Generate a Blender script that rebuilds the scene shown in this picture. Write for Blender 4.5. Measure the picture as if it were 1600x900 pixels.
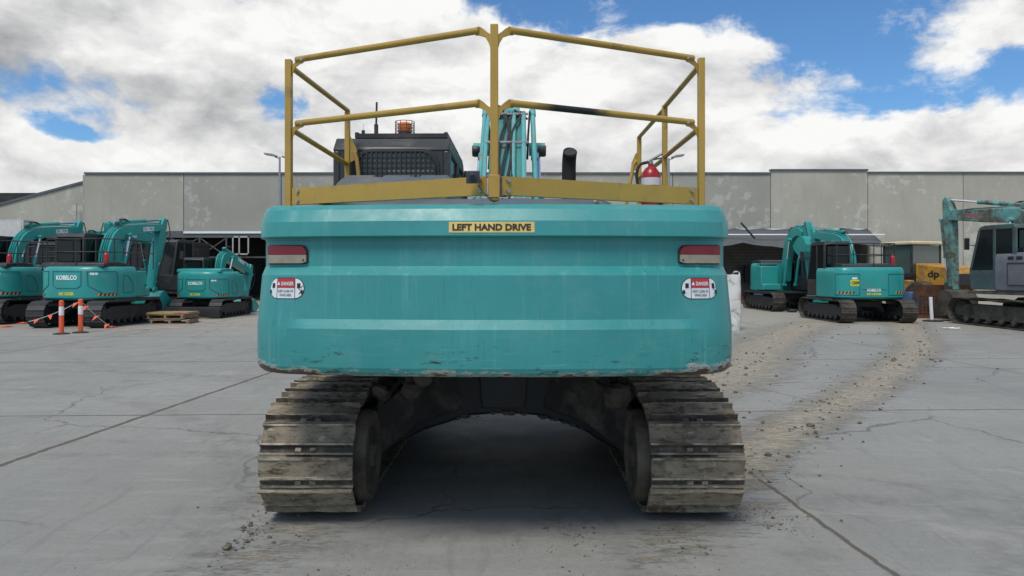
import bpy, math, random
from mathutils import Vector, Matrix, noise as mnoise
random.seed(7)
R = math.radians
for o in list(bpy.data.objects): bpy.data.objects.remove(o)
scene = bpy.context.scene
COL = scene.collection
F = 1155.0; HC = 1.58; YH = 425.0
# ------------------------------------------------------------------ camera
cam = bpy.data.cameras.new('camera'); camo = bpy.data.objects.new('camera', cam); COL.objects.link(camo)
camo.location = (0, 0, HC); camo.rotation_euler = (R(90), 0, 0)
cam.sensor_width = 36; cam.lens = 36 * F / 1600; cam.shift_y = -(450 - YH) / 1600
cam.clip_start = 0.05; cam.clip_end = 4000
scene.camera = camo
scene.render.resolution_x = 1024; scene.render.resolution_y = 576
vs = scene.view_settings
vs.view_transform = 'Standard'; vs.look = 'None'; vs.gamma = 1; vs.use_curve_mapping = False
vs.exposure = 0.22
# ------------------------------------------------------------------ world
SUN_EL, SUN_AZ = R(60), R(205)          # azimuth measured from +Y towards +X
world = bpy.data.worlds.new('World'); scene.world = world; world.use_nodes = True
nt = world.node_tree; nt.nodes.clear()
def N(nt, t, **kw):
    n = nt.nodes.new(t)
    for k, v in kw.items(): setattr(n, k, v)
    return n
def math_(nt, op, a, b=None, c=None, clamp=False):
    n = N(nt, 'ShaderNodeMath', operation=op, use_clamp=clamp)
    for i, x in enumerate((a, b, c)):
        if x is None: continue
        if hasattr(x, 'is_linked'): nt.links.new(x, n.inputs[i])
        else: n.inputs[i].default_value = x
    return n.outputs[0]
def vmath(nt, op, a, b=None):
    n = N(nt, 'ShaderNodeVectorMath', operation=op)
    for i, x in enumerate((a, b)):
        if x is None: continue
        if hasattr(x, 'is_linked'): nt.links.new(x, n.inputs[i])
        else: n.inputs[i].default_value = x
    return n.outputs['Value'] if op in ('LENGTH', 'DOT_PRODUCT', 'DISTANCE') else n.outputs['Vector']
def maprange(nt, v, a, b, c=0.0, d=1.0, smooth=False):
    n = N(nt, 'ShaderNodeMapRange'); n.interpolation_type = 'SMOOTHSTEP' if smooth else 'LINEAR'
    nt.links.new(v, n.inputs[0])
    for i, x in zip((1, 2, 3, 4), (a, b, c, d)): n.inputs[i].default_value = x
    return n.outputs[0]
def noise_(nt, vec, scale, detail=5, rough=.5, dist=0.0):
    n = N(nt, 'ShaderNodeTexNoise')
    if vec is not None: nt.links.new(vec, n.inputs['Vector'])
    n.inputs['Scale'].default_value = scale; n.inputs['Detail'].default_value = detail
    n.inputs['Roughness'].default_value = rough; n.inputs['Distortion'].default_value = dist
    return n.outputs['Fac']
def mixc(nt, f, a, b, mode='MIX'):
    n = N(nt, 'ShaderNodeMix', data_type='RGBA', blend_type=mode)
    for i, x in ((0, f), (6, a), (7, b)):
        if hasattr(x, 'is_linked'): nt.links.new(x, n.inputs[i])
        elif i == 0: n.inputs[0].default_value = x
        else: n.inputs[i].default_value = (*x, 1) if len(x) == 3 else x
    return n.outputs[2]
sky = N(nt, 'ShaderNodeTexSky', sky_type='NISHITA'); sky.sun_disc = False
sky.sun_elevation = SUN_EL; sky.sun_rotation = SUN_AZ
sky.air_density = 1.0; sky.dust_density = 0.3; sky.ozone_density = 2.5
tc = N(nt, 'ShaderNodeTexCoord'); P = tc.outputs['Generated']
wb = N(nt, 'ShaderNodeTexNoise'); nt.links.new(P, wb.inputs['Vector']); wb.inputs['Scale'].default_value = 7; wb.inputs['Detail'].default_value = 6; wb.inputs['Roughness'].default_value = .6
PW = vmath(nt, 'ADD', P, vmath(nt, 'MULTIPLY', vmath(nt, 'SUBTRACT', wb.outputs['Color'], (.5, .5, .5)), (.22, .22, .10)))
def blob(px, py, rx, ry, w):
    d = Vector((px - 800, F, YH - py)).normalized()
    s = vmath(nt, 'SUBTRACT', PW, tuple(d))
    s = vmath(nt, 'MULTIPLY', s, (F / rx, F / rx, F / ry))
    l = vmath(nt, 'LENGTH', s)
    return maprange(nt, l, 0.1, 1.7, w, 0.0, True)
def ssum(xs):
    a = xs[0]
    for b in xs[1:]: a = math_(nt, 'ADD', a, b)
    return a
cp = vmath(nt, 'MULTIPLY', P, (1.0, 1.0, 1.9))
wn = N(nt, 'ShaderNodeTexNoise'); nt.links.new(cp, wn.inputs['Vector']); wn.inputs['Scale'].default_value = 9; wn.inputs['Detail'].default_value = 5
cp = vmath(nt, 'ADD', cp, vmath(nt, 'MULTIPLY', vmath(nt, 'SUBTRACT', wn.outputs['Color'], (.5, .5, .5)), (.06, .06, .06)))
sep = N(nt, 'ShaderNodeSeparateXYZ'); nt.links.new(P, sep.inputs[0])
n1 = noise_(nt, cp, 4.2, 10, .60, .15)
cp2 = vmath(nt, 'ADD', cp, (-0.02, -0.01, 0.055))
n2 = noise_(nt, cp2, 4.2, 9, .60, .15)
bias = ssum([blob(200, 110, 600, 180, .50), blob(1330, 215, 330, 55, .22), blob(1560, 30, 110, 60, .44), blob(1130, 110, 110, 40, .22), blob(1380, 140, 60, 22, .12), blob(880, 150, 240, 80, .16),
             blob(800, 262, 1300, 50, .24), blob(1150, 150, 100, 60, .10), blob(620, 60, 150, 60, .05),
             blob(1000, 16, 330, 34, -.28), blob(1330, 50, 170, 40, -.24), blob(1520, 130, 130, 32, -.28), blob(760, 2, 100, 22, -.2),
             blob(400, 172, 55, 22, -.34), blob(420, 150, 40, 22, -.30), blob(110, 196, 75, 14, -.40), blob(925, 250, 80, 30, -.24), blob(1420, 85, 120, 40, -.1)])
dens = math_(nt, 'ADD', math_(nt, 'ADD', math_(nt, 'MULTIPLY', math_(nt, 'SUBTRACT', n1, .5), 1.75), .5), math_(nt, 'MULTIPLY', bias, .82))
mask = maprange(nt, dens, .42, .66, 0, 1, True)
thick = maprange(nt, dens, .55, 1.1, 0, 1)
sh = math_(nt, 'MULTIPLY', math_(nt, 'SUBTRACT', n1, n2), 2.6)
big = noise_(nt, cp, 2.4, 3, .5)
bright = ssum([sh, math_(nt, 'MULTIPLY', math_(nt, 'SUBTRACT', big, .5), .9), math_(nt, 'MULTIPLY', thick, -.24),
               blob(160, 140, 330, 45, -.20), blob(330, 175, 130, 40, -.12), blob(1400, 240, 300, 26, -.26), blob(400, 240, 400, 30, -.12), blob(230, 20, 250, 30, .04), blob(1430, 175, 160, 40, .30), blob(880, 170, 160, 60, .22), blob(700, 110, 200, 60, .14),
               blob(60, 280, 200, 30, -.08), blob(300, 90, 200, 40, .06)])
bright = math_(nt, 'ADD', bright, .95)
bright = maprange(nt, bright, .15, 1.15, .30, 1.06)
cr = N(nt, 'ShaderNodeValToRGB'); nt.links.new(bright, cr.inputs[0])
e = cr.color_ramp.elements; e[0].position = .30; e[0].color = (.33, .345, .365, 1); e[1].position = 1.0; e[1].color = (.96, .97, .98, 1)
m_ = e.new(.62); m_.color = (.60, .61, .63, 1)
SKY_STR = 0.12
cloudc = mixc(nt, 1.0, cr.outputs[0], tuple(q / SKY_STR * .86 for q in (1.0, .99, .965)), 'MULTIPLY')
bluec = mixc(nt, 1.0, sky.outputs[0], (.50, .74, .93), 'MULTIPLY')
skyc = mixc(nt, mask, bluec, cloudc)
# below the horizon: plain
bg = N(nt, 'ShaderNodeBackground'); bg.inputs[1].default_value = SKY_STR
nt.links.new(skyc, bg.inputs[0])
wo = N(nt, 'ShaderNodeOutputWorld'); nt.links.new(bg.outputs[0], wo.inputs[0])
# ------------------------------------------------------------------ sun (veiled by cloud)
sl = bpy.data.lights.new('sun', 'SUN'); sl.energy = 2.3; sl.angle = R(20); sl.color = (1, .955, .87)
so = bpy.data.objects.new('sun', sl); COL.objects.link(so)
sd = Vector((math.sin(SUN_AZ) * math.cos(SUN_EL), math.cos(SUN_AZ) * math.cos(SUN_EL), math.sin(SUN_EL)))
so.rotation_euler = sd.to_track_quat('Z', 'Y').to_euler(); so.location = (0, 0, 30)

# ------------------------------------------------------------------ materials
MATS = {}
def mat(name, base, rough=.5, metal=0.0, var=.12, vscale=3.0, bump=0.0, bscale=40.0, dirt=None, dirt_amt=0.0, dirt_scale=2.0, spec=.5, emit=None, coat=0.0):
    if name in MATS: return MATS[name]
    m = bpy.data.materials.new(name); m.use_nodes = True; nt = m.node_tree; nt.nodes.clear()
    out = N(nt, 'ShaderNodeOutputMaterial'); b = N(nt, 'ShaderNodeBsdfPrincipled'); nt.links.new(b.outputs[0], out.inputs[0])
    tc = N(nt, 'ShaderNodeTexCoord'); v = tc.outputs['Object']
    n = noise_(nt, v, vscale, 6, .6)
    lo = tuple(c * (1 - var) for c in base); hi = tuple(min(1, c * (1 + var)) for c in base)
    c = mixc(nt, maprange(nt, n, .3, .7), lo, hi)
    r = None
    if dirt:
        dn = noise_(nt, v, dirt_scale, 9, .68, .4)
        th = .72 - .5 * dirt_amt
        dm = maprange(nt, dn, th - .09, th + .09)
        c = mixc(nt, dm, c, dirt)
        r = maprange(nt, dm, 0, 1, rough, min(1, rough + .35))
    nt.links.new(c, b.inputs['Base Color'])
    if r is not None: nt.links.new(r, b.inputs['Roughness'])
    else: b.inputs['Roughness'].default_value = rough
    b.inputs['Metallic'].default_value = metal; b.inputs['Specular IOR Level'].default_value = spec
    b.inputs['Coat Weight'].default_value = coat; b.inputs['Coat Roughness'].default_value = .15
    if bump:
        bn = N(nt, 'ShaderNodeBump'); bn.inputs['Strength'].default_value = min(1, bump); bn.inputs['Distance'].default_value = .01
        nt.links.new(noise_(nt, v, bscale, 6, .6), bn.inputs['Height']); nt.links.new(bn.outputs[0], b.inputs['Normal'])
    m.diffuse_color = (*base, 1)
    MATS[name] = m; return m
TEAL = mat('teal_paint', (.022, .275, .255), .32, var=.10, vscale=1.2, dirt=(.13, .20, .18), dirt_amt=.12, dirt_scale=3.0)
TEAL_D = mat('teal_paint_groove', (.012, .14, .14), .5)
TEAL_BOOM = mat('pale_teal_paint', (.10, .36, .35), .36, var=.12, dirt=(.16, .20, .18), dirt_amt=.25, dirt_scale=3)
TEAL_OLD = mat('faded_teal_paint', (.13, .34, .32), .6, var=.25, vscale=2.5, dirt=(.09, .075, .05), dirt_amt=.42, dirt_scale=2.0, bump=.2)
GREY_OLD = mat('grey_primer_paint', (.115, .125, .145), .6, var=.18, dirt=(.12, .11, .10), dirt_amt=.25)
GOLD = mat('ochre_rail_paint', (.40, .25, .045), .42, var=.10, vscale=3, dirt=(.17, .12, .05), dirt_amt=.10, dirt_scale=9)
BLACK = mat('black_paint', (.022, .023, .024), .45, var=.2, dirt=(.06, .055, .05), dirt_amt=.2)
DARK = mat('dark_steel', (.018, .019, .021), .6, var=.3, dirt=(.06, .05, .04), dirt_amt=.25, bump=.2)
CABM = mat('dark_grey_cab_paint', (.028, .031, .031), .40, var=.15, dirt=(.10, .10, .09), dirt_amt=.15)
HOODM = mat('grey_hood_paint', (.085, .105, .115), .42, var=.15, dirt=(.16, .15, .13), dirt_amt=.3)
RUBBER = mat('black_rubber', (.02, .02, .02), .7)
CHROME = mat('chrome_rod', (.75, .76, .77), .15, metal=1.0, var=.03)
WHITE = mat('white_paint', (.78, .79, .78), .5, var=.05)
YELLOW = mat('yellow_sticker', (.78, .52, .08), .5, var=.05)
LIME = mat('yellow_green_sticker', (.62, .60, .06), .5, var=.05)
RED = mat('red_paint', (.33, .012, .02), .3, var=.08)
DRED = mat('danger_red', (.42, .035, .04), .45, var=.05)
ORANGE = mat('orange_plastic', (.75, .11, .04), .5, var=.1)
INK = mat('black_ink', (.012, .012, .012), .6)
RUST = mat('rusty_steel', (.10, .035, .018), .85, var=.4, vscale=6, dirt=(.05, .03, .02), dirt_amt=.4, bump=.5)
GLASS = mat('dark_glass', (.010, .014, .015), .12, var=.05, spec=.3)
LENS_R = mat('red_lens', (.16, .006, .016), .25, var=.1, vscale=30)
LENS_W = mat('clear_lens', (.27, .24, .185), .22, var=.15, vscale=20)
LENS_O = mat('amber_lens', (.80, .19, .03), .2, var=.1)
TYRE = mat('loader_tyre', (.03, .028, .026), .85, var=.3, dirt=(.10, .08, .06), dirt_amt=.4)
LYEL = mat('loader_yellow', (.55, .27, .03), .45, var=.12, dirt=(.14, .10, .05), dirt_amt=.3)
CREAM = mat('cream_paint', (.62, .52, .33), .5, var=.1)
WOOD = mat('pallet_wood', (.26, .19, .12), .85, var=.3, vscale=8, bump=.4)
POLE = mat('galvanised_steel', (.30, .31, .32), .5, metal=.4)
BLUE = mat('blue_plastic', (.03, .07, .16), .5)
TRACKD = mat('black_track_steel', (.028, .028, .03), .6, var=.3, vscale=5, dirt=(.10, .09, .075), dirt_amt=.2, bump=.3)
TRACKB = mat('dusty_track_steel', (.075, .065, .05), .8, var=.3, vscale=5, dirt=(.03, .028, .026), dirt_amt=.4, bump=.4)

def mud_track():
    m = bpy.data.materials.new('mud_caked_steel'); m.use_nodes = True; nt = m.node_tree; b = nt.nodes['Principled BSDF']
    v = N(nt, 'ShaderNodeTexCoord').outputs['Object']
    a = noise_(nt, v, 5, 8, .65, .3); s = noise_(nt, vmath(nt, 'MULTIPLY', v, (.35, 1, 1)), 30, 7, .7)
    c = mixc(nt, maprange(nt, a, .35, .65), (.15, .125, .088), (.31, .26, .185))
    c = mixc(nt, maprange(nt, s, .50, .66), c, (.06, .048, .034))
    k = noise_(nt, v, 3.1, 6, .7)
    c = mixc(nt, maprange(nt, k, .60, .66), c, (.085, .048, .030))
    g = noise_(nt, vmath(nt, 'MULTIPLY', v, (.5, 1, 1)), 11, 5, .6)
    gm = maprange(nt, g, .62, .66)
    c = mixc(nt, gm, c, (.36, .31, .235))
    nt.links.new(c, b.inputs['Base Color']); b.inputs['Roughness'].default_value = .88
    bn = N(nt, 'ShaderNodeBump'); bn.inputs['Strength'].default_value = .9; bn.inputs['Distance'].default_value = .012
    h = math_(nt, 'ADD', s, math_(nt, 'MULTIPLY', a, 1.2)); nt.links.new(h, bn.inputs['Height']); nt.links.new(bn.outputs[0], b.inputs['Normal'])
    return m
MUDT = mud_track()

def cw_mat():
    """teal counterweight paint with streaks, scuffs, chips and rust along the lower edge (object coordinates)"""
    m = bpy.data.materials.new('worn_teal_paint'); m.use_nodes = True; nt = m.node_tree; b = nt.nodes['Principled BSDF']
    v = N(nt, 'ShaderNodeTexCoord').outputs['Object']
    sp = N(nt, 'ShaderNodeSeparateXYZ'); nt.links.new(v, sp.inputs[0]); x, y, z = sp.outputs
    c = mixc(nt, maprange(nt, noise_(nt, v, 1.3, 5, .55), .3, .7), (.028, .225, .222), (.046, .29, .280))
    # vertical dribbles of washed-out paint
    st = noise_(nt, vmath(nt, 'MULTIPLY', v, (1, 1, .035)), 22, 5, .6)
    stm = math_(nt, 'MULTIPLY', maprange(nt, st, .55, .74), maprange(nt, noise_(nt, v, 2.2, 4, .6), .42, .66))
    c = mixc(nt, math_(nt, 'MULTIPLY', stm, .8), c, (.14, .38, .37))
    st2 = noise_(nt, vmath(nt, 'MULTIPLY', v, (1, 1, .05)), 60, 3, .5)
    stm2 = math_(nt, 'MULTIPLY', maprange(nt, st2, .60, .72), maprange(nt, noise_(nt, v, 3.0, 4, .6), .46, .66))
    c = mixc(nt, math_(nt, 'MULTIPLY', stm2, .55), c, (.010, .09, .10))
    # horizontal scuffs low down
    sc = noise_(nt, vmath(nt, 'MULTIPLY', v, (.06, .3, 1)), 55, 6, .7, .3)
    scm = math_(nt, 'MULTIPLY', maprange(nt, sc, .58, .70), maprange(nt, z, 1.42, 1.12))
    c = mixc(nt, math_(nt, 'MULTIPLY', scm, .75), c, (.12, .34, .33))
    sc2 = noise_(nt, vmath(nt, 'MULTIPLY', v, (.25, .3, 1)), 38, 8, .75, .5)
    zl = math_(nt, 'MULTIPLY', maprange(nt, z, 1.20, 1.13), maprange(nt, noise_(nt, v, 2.6, 3, .5), .44, .58))
    c = mixc(nt, math_(nt, 'MULTIPLY', maprange(nt, sc2, .565, .60), zl), c, (.012, .022, .02))
    # pale undercoat + rust along the bottom edge, worse at the corners
    ax = math_(nt, 'ABSOLUTE', x)
    edge = math_(nt, 'ADD', maprange(nt, z, 1.13, 1.008, 0, .60), math_(nt, 'MULTIPLY', maprange(nt, ax, .85, 1.38, 0, .46), maprange(nt, z, 1.16, 1.03)))
    en = noise_(nt, vmath(nt, 'MULTIPLY', v, (.45, .6, 1.3)), 16, 8, .7)
    ev = math_(nt, 'ADD', edge, math_(nt, 'MULTIPLY', math_(nt, 'SUBTRACT', en, .5), 1.3))
    c = mixc(nt, maprange(nt, ev, .50, .56), c, (.34, .37, .33))
    c = mixc(nt, maprange(nt, ev, .60, .66), c, (.075, .033, .018))
    # thin chalky film everywhere
    c = mixc(nt, maprange(nt, noise_(nt, v, 5, 9, .75), .50, .75, 0, .45), c, (.13, .29, .28))
    nt.links.new(c, b.inputs['Base Color'])
    r = maprange(nt, noise_(nt, v, 4, 6, .7), .3, .7, .28, .50)
    nt.links.new(r, b.inputs['Roughness'])
    bn = N(nt, 'ShaderNodeBump'); bn.inputs['Strength'].default_value = .25; bn.inputs['Distance'].default_value = .01
    nt.links.new(math_(nt, 'ADD', noise_(nt, v, 6, 4, .5), math_(nt, 'MULTIPLY', en, .15)), bn.inputs['Height']); nt.links.new(bn.outputs[0], b.inputs['Normal'])
    return m
CWM = cw_mat()

def wall_mat(name, tone, patch, amt, seed):
    m = bpy.data.materials.new(name); m.use_nodes = True; nt = m.node_tree; b = nt.nodes['Principled BSDF']
    v = N(nt, 'ShaderNodeTexCoord').outputs['Object']; v = vmath(nt, 'ADD', v, (seed, 0, seed * .7))
    c = mixc(nt, maprange(nt, noise_(nt, v, .35, 6, .6), .3, .7), tuple(t * .86 for t in tone), tuple(t * 1.1 for t in tone))
    st = noise_(nt, vmath(nt, 'MULTIPLY', v, (1, 1, .12)), 3.2, 5, .6)
    c = mixc(nt, maprange(nt, st, .5, .8, 0, .35), c, (.27, .25, .20))
    g = noise_(nt, v, 1.7, 8, .66, .1); h = noise_(nt, v, .22, 3, .5)
    pm = maprange(nt, math_(nt, 'ADD', g, math_(nt, 'MULTIPLY', h, .6)), amt, amt + .035)
    c = mixc(nt, math_(nt, 'MULTIPLY', pm, .5), c, patch)
    vo = N(nt, 'ShaderNodeTexVoronoi'); vo.inputs['Scale'].default_value = .8; nt.links.new(v, vo.inputs['Vector'])
    dm = math_(nt, 'MULTIPLY', maprange(nt, vo.outputs['Distance'], .16, .12), .6)
    c = mixc(nt, math_(nt, 'MULTIPLY', dm, maprange(nt, h, .45, .6)), c, patch)
    nt.links.new(c, b.inputs['Base Color']); b.inputs['Roughness'].default_value = .9
    return m
WALLS = [wall_mat('precast_concrete_a', (.37, .355, .295), (.52, .51, .45), .86, 3), wall_mat('precast_concrete_b', (.40, .38, .315), (.54, .53, .47), .88, 17), wall_mat('precast_concrete_c', (.33, .32, .275), (.50, .49, .44), .86, 31)]
CONC_D = mat('bay_blockwork', (.17, .165, .155), .9, var=.2, bump=.3)
CORR = mat('black_corrugated_steel', (.014, .015, .017), .5, var=.2)
CAP = mat('wall_capping', (.10, .105, .11), .5)
CLOTH = mat('grey_shade_cloth', (.085, .09, .095), .9, var=.15)

# ------------------------------------------------------------------ mesh builder
class MB:
    def __init__(s): s.v = []; s.f = []; s.m = []
    def add(s, vs_, fs, m=0):
        o = len(s.v); s.v += [tuple(p) for p in vs_]
        for f in fs: s.f.append([i + o for i in f]); s.m.append(m)
        return s
    def box(s, x0, x1, y0, y1, z0, z1, m=0):
        v = [(x, y, z) for z in (z0, z1) for y in (y0, y1) for x in (x0, x1)]
        return s.add(v, [(0, 2, 3, 1), (4, 5, 7, 6), (0, 1, 5, 4), (2, 6, 7, 3), (0, 4, 6, 2), (1, 3, 7, 5)], m)
    def prism(s, poly, f, a, b, m=0):
        """poly of 2-D points, f(u, v, w) -> 3-D"""
        n = len(poly); v = [f(u, w, a) for u, w in poly] + [f(u, w, b) for u, w in poly]
        fs = [list(range(n))[::-1], list(range(n, 2 * n))] + [(i, (i + 1) % n, n + (i + 1) % n, n + i) for i in range(n)]
        return s.add(v, fs, m)
    def px(s, poly, x0, x1, m=0): return s.prism(poly, lambda y, z, x: (x, y, z), x0, x1, m)
    def py(s, poly, y0, y1, m=0): return s.prism(poly, lambda x, z, y: (x, y, z), y0, y1, m)
    def pz(s, poly, z0, z1, m=0): return s.prism(poly, lambda x, y, z: (x, y, z), z0, z1, m)
    def tube(s, pts, r, n=10, m=0, r2=None):
        pts = [Vector(p) for p in pts]; k = len(pts); vv = []
        up = None
        for i, p in enumerate(pts):
            t = (pts[min(i + 1, k - 1)] - pts[max(i - 1, 0)]).normalized()
            if up is None:
                up = t.orthogonal().normalized()
            else:
                up = (up - t * up.dot(t)).normalized()
            w = t.cross(up); rr = r if r2 is None else r + (r2 - r) * i / (k - 1)
            for j in range(n):
                a = 2 * math.pi * j / n; vv.append(p + (up * math.cos(a) + w * math.sin(a)) * rr)
        fs = [(i * n + j, i * n + (j + 1) % n, (i + 1) * n + (j + 1) % n, (i + 1) * n + j) for i in range(k - 1) for j in range(n)]
        fs += [list(range(n))[::-1], list(range((k - 1) * n, k * n))]
        return s.add(vv, fs, m)
    def lathe(s, prof, c, n=20, m=0, axis='z'):
        vv = []
        for r, h in prof:
            for j in range(n):
                a = 2 * math.pi * j / n; u, w = r * math.cos(a), r * math.sin(a)
                vv.append((c[0] + u, c[1] + w, c[2] + h) if axis == 'z' else ((c[0] + h, c[1] + u, c[2] + w) if axis == 'x' else (c[0] + u, c[1] + h, c[2] + w)))
        k = len(prof)
        fs = [(i * n + j, i * n + (j + 1) % n, (i + 1) * n + (j + 1) % n, (i + 1) * n + j) for i in range(k - 1) for j in range(n)]
        fs += [list(range(n))[::-1], list(range((k - 1) * n, k * n))]
        return s.add(vv, fs, m)
    def build(s, name, mats, parent=None, bevel=0.0, smooth=35, rot=None):
        me = bpy.data.meshes.new(name); me.from_pydata(s.v, [], s.f)
        if not isinstance(mats, (list, tuple)): mats = [mats]
        for q in mats: me.materials.append(q)
        me.polygons.foreach_set('material_index', s.m); me.validate(); me.update()
        import bmesh
        bm = bmesh.new(); bm.from_mesh(me); bmesh.ops.recalc_face_normals(bm, faces=bm.faces); bm.to_mesh(me); bm.free()
        if smooth:
            me.polygons.foreach_set('use_smooth', [True] * len(me.polygons)); me.set_sharp_from_angle(angle=R(smooth))
        o = bpy.data.objects.new(name, me); COL.objects.link(o)
        if parent: o.parent = parent
        if rot is not None: o.rotation_euler = (0, 0, rot)
        if bevel:
            bv = o.modifiers.new('bevel', 'BEVEL'); bv.width = bevel; bv.segments = 2; bv.limit_method = 'ANGLE'; bv.angle_limit = R(40)
        return o
def empty(name, loc, label, cat, group=None, rz=0, sc=1):
    o = bpy.data.objects.new(name, None); COL.objects.link(o); o.location = loc; o.rotation_euler = (0, 0, rz); o.scale = (sc,) * 3
    tag(o, label, cat, group); return o
def tag(o, label, cat, group=None):
    o['label'] = label; o['category'] = cat
    if group: o['group'] = group
    return o
def W(px, py, d): return ((px - 800) * d / F, d, HC - (py - YH) * d / F)
_tc = {}
def text2d(body, bold=.0):
    k = (body, bold)
    if k in _tc: return _tc[k]
    cu = bpy.data.curves.new('t', 'FONT'); cu.body = body; cu.offset = bold; cu.resolution_u = 3
    ob = bpy.data.objects.new('t', cu); COL.objects.link(ob); bpy.context.view_layer.update()
    me = bpy.data.meshes.new_from_object(ob.evaluated_get(bpy.context.evaluated_depsgraph_get()))
    vs_ = [(p.co.x, p.co.y) for p in me.vertices]; fs = [list(p.vertices) for p in me.polygons]
    bpy.data.objects.remove(ob); bpy.data.curves.remove(cu); bpy.data.meshes.remove(me)
    xs = [p[0] for p in vs_]; ys = [p[1] for p in vs_]
    x0, x1, y0, y1 = min(xs), max(xs), min(ys), max(ys)
    vs_ = [((a - x0) / (x1 - x0) - .5, (b - y0) / (y1 - y0) - .5) for a, b in vs_]
    _tc[k] = (vs_, fs); return _tc[k]
def put_text(mb, body, w, h, fn, m=0, bold=.02):
    vs_, fs = text2d(body, bold); mb.add([fn(a * w, b * h) for a, b in vs_], fs, m)
def crom(pts, n):
    P_ = [Vector((*p, 0)) if len(p) == 2 else Vector(p) for p in pts]; out = []
    for i in range(len(P_) - 1):
        a = P_[max(i - 1, 0)]; b = P_[i]; c = P_[i + 1]; d = P_[min(i + 2, len(P_) - 1)]
        for k in range(n):
            t = k / n; out.append(.5 * (2 * b + (c - a) * t + (2 * a - 5 * b + 4 * c - d) * t * t + (3 * b - a - 3 * c + d) * t ** 3))
    out.append(P_[-1]); return out
class Plan:
    """plan curve symmetric in x, rear centre at s=0; s grows to the right"""
    def __init__(s, half, n=8):
        h = crom([(-half[1][0], half[1][1])] + half, n)[n:]
        full = [Vector((-p.x, p.y)) for p in h[:0:-1]] + [Vector((p.x, p.y)) for p in h]
        s.p = full; mid = len(h) - 1; s.s = [0.0]
        for i in range(1, len(full)): s.s.append(s.s[-1] + (full[i] - full[i - 1]).length)
        c = s.s[mid]; s.s = [q - c for q in s.s]; s.n = []
        for i in range(len(full)):
            t = full[min(i + 1, len(full) - 1)] - full[max(i - 1, 0)]; s.n.append(Vector((t.y, -t.x)).normalized())
        s.n[0] = Vector((-1, 0)); s.n[-1] = Vector((1, 0))
    def at(s, q):
        q = max(s.s[0], min(s.s[-1], q))
        for i in range(1, len(s.s)):
            if q <= s.s[i] + 1e-9:
                t = (q - s.s[i - 1]) / (s.s[i] - s.s[i - 1]); return s.p[i - 1].lerp(s.p[i], t), s.n[i - 1].lerp(s.n[i], t).normalized()
    def s_of_x(s, x):
        for i in range(1, len(s.p)):
            if s.p[i].x >= x: t = (x - s.p[i - 1].x) / (s.p[i].x - s.p[i - 1].x); return s.s[i - 1] + t * (s.s[i] - s.s[i - 1])
        return s.s[-1]
def loft(mb, plan, levels, inset, m=0, cap=True):
    n = len(plan.p); vv = []
    for z in levels:
        for i in range(n):
            o = inset(z, plan.p[i].x); q = plan.p[i] - plan.n[i] * o
            if i in (0, n - 1): q.y = plan.p[i].y
            vv.append((q.x, q.y, z))
    fs = []
    for k in range(len(levels) - 1):
        for i in range(n - 1): fs.append((k * n + i, k * n + i + 1, (k + 1) * n + i + 1, (k + 1) * n + i))
        fs.append((k * n + n - 1, k * n, (k + 1) * n, (k + 1) * n + n - 1))
    fs += [list(range(n))[::-1], list(range((len(levels) - 1) * n, len(levels) * n))]
    mb.add(vv, fs, m)
def lerp_prof(prof):
    def f(z):
        if z <= prof[0][0]: return prof[0][1]
        for a, b in zip(prof, prof[1:]):
            if z <= b[0]: return a[1] + (b[1] - a[1]) * (z - a[0]) / (b[0] - a[0])
        return prof[-1][1]
    return f

GAP_SHADE = mat('mud_with_gap_shade', (.05, .042, .032), .8, var=.5, vscale=18, dirt=(.16, .13, .095), dirt_amt=.3, dirt_scale=12, bump=.5)  # mud in the shoe recesses, darkened with painted-in shade
RIDGE_LIGHT = mat('dust_with_ridge_light', (.38, .335, .26), .9, var=.25, vscale=14, dirt=(.10, .08, .06), dirt_amt=.42, dirt_scale=6, bump=.4)  # dusty grouser tops, paler to paint in the light on the ridges
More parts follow.
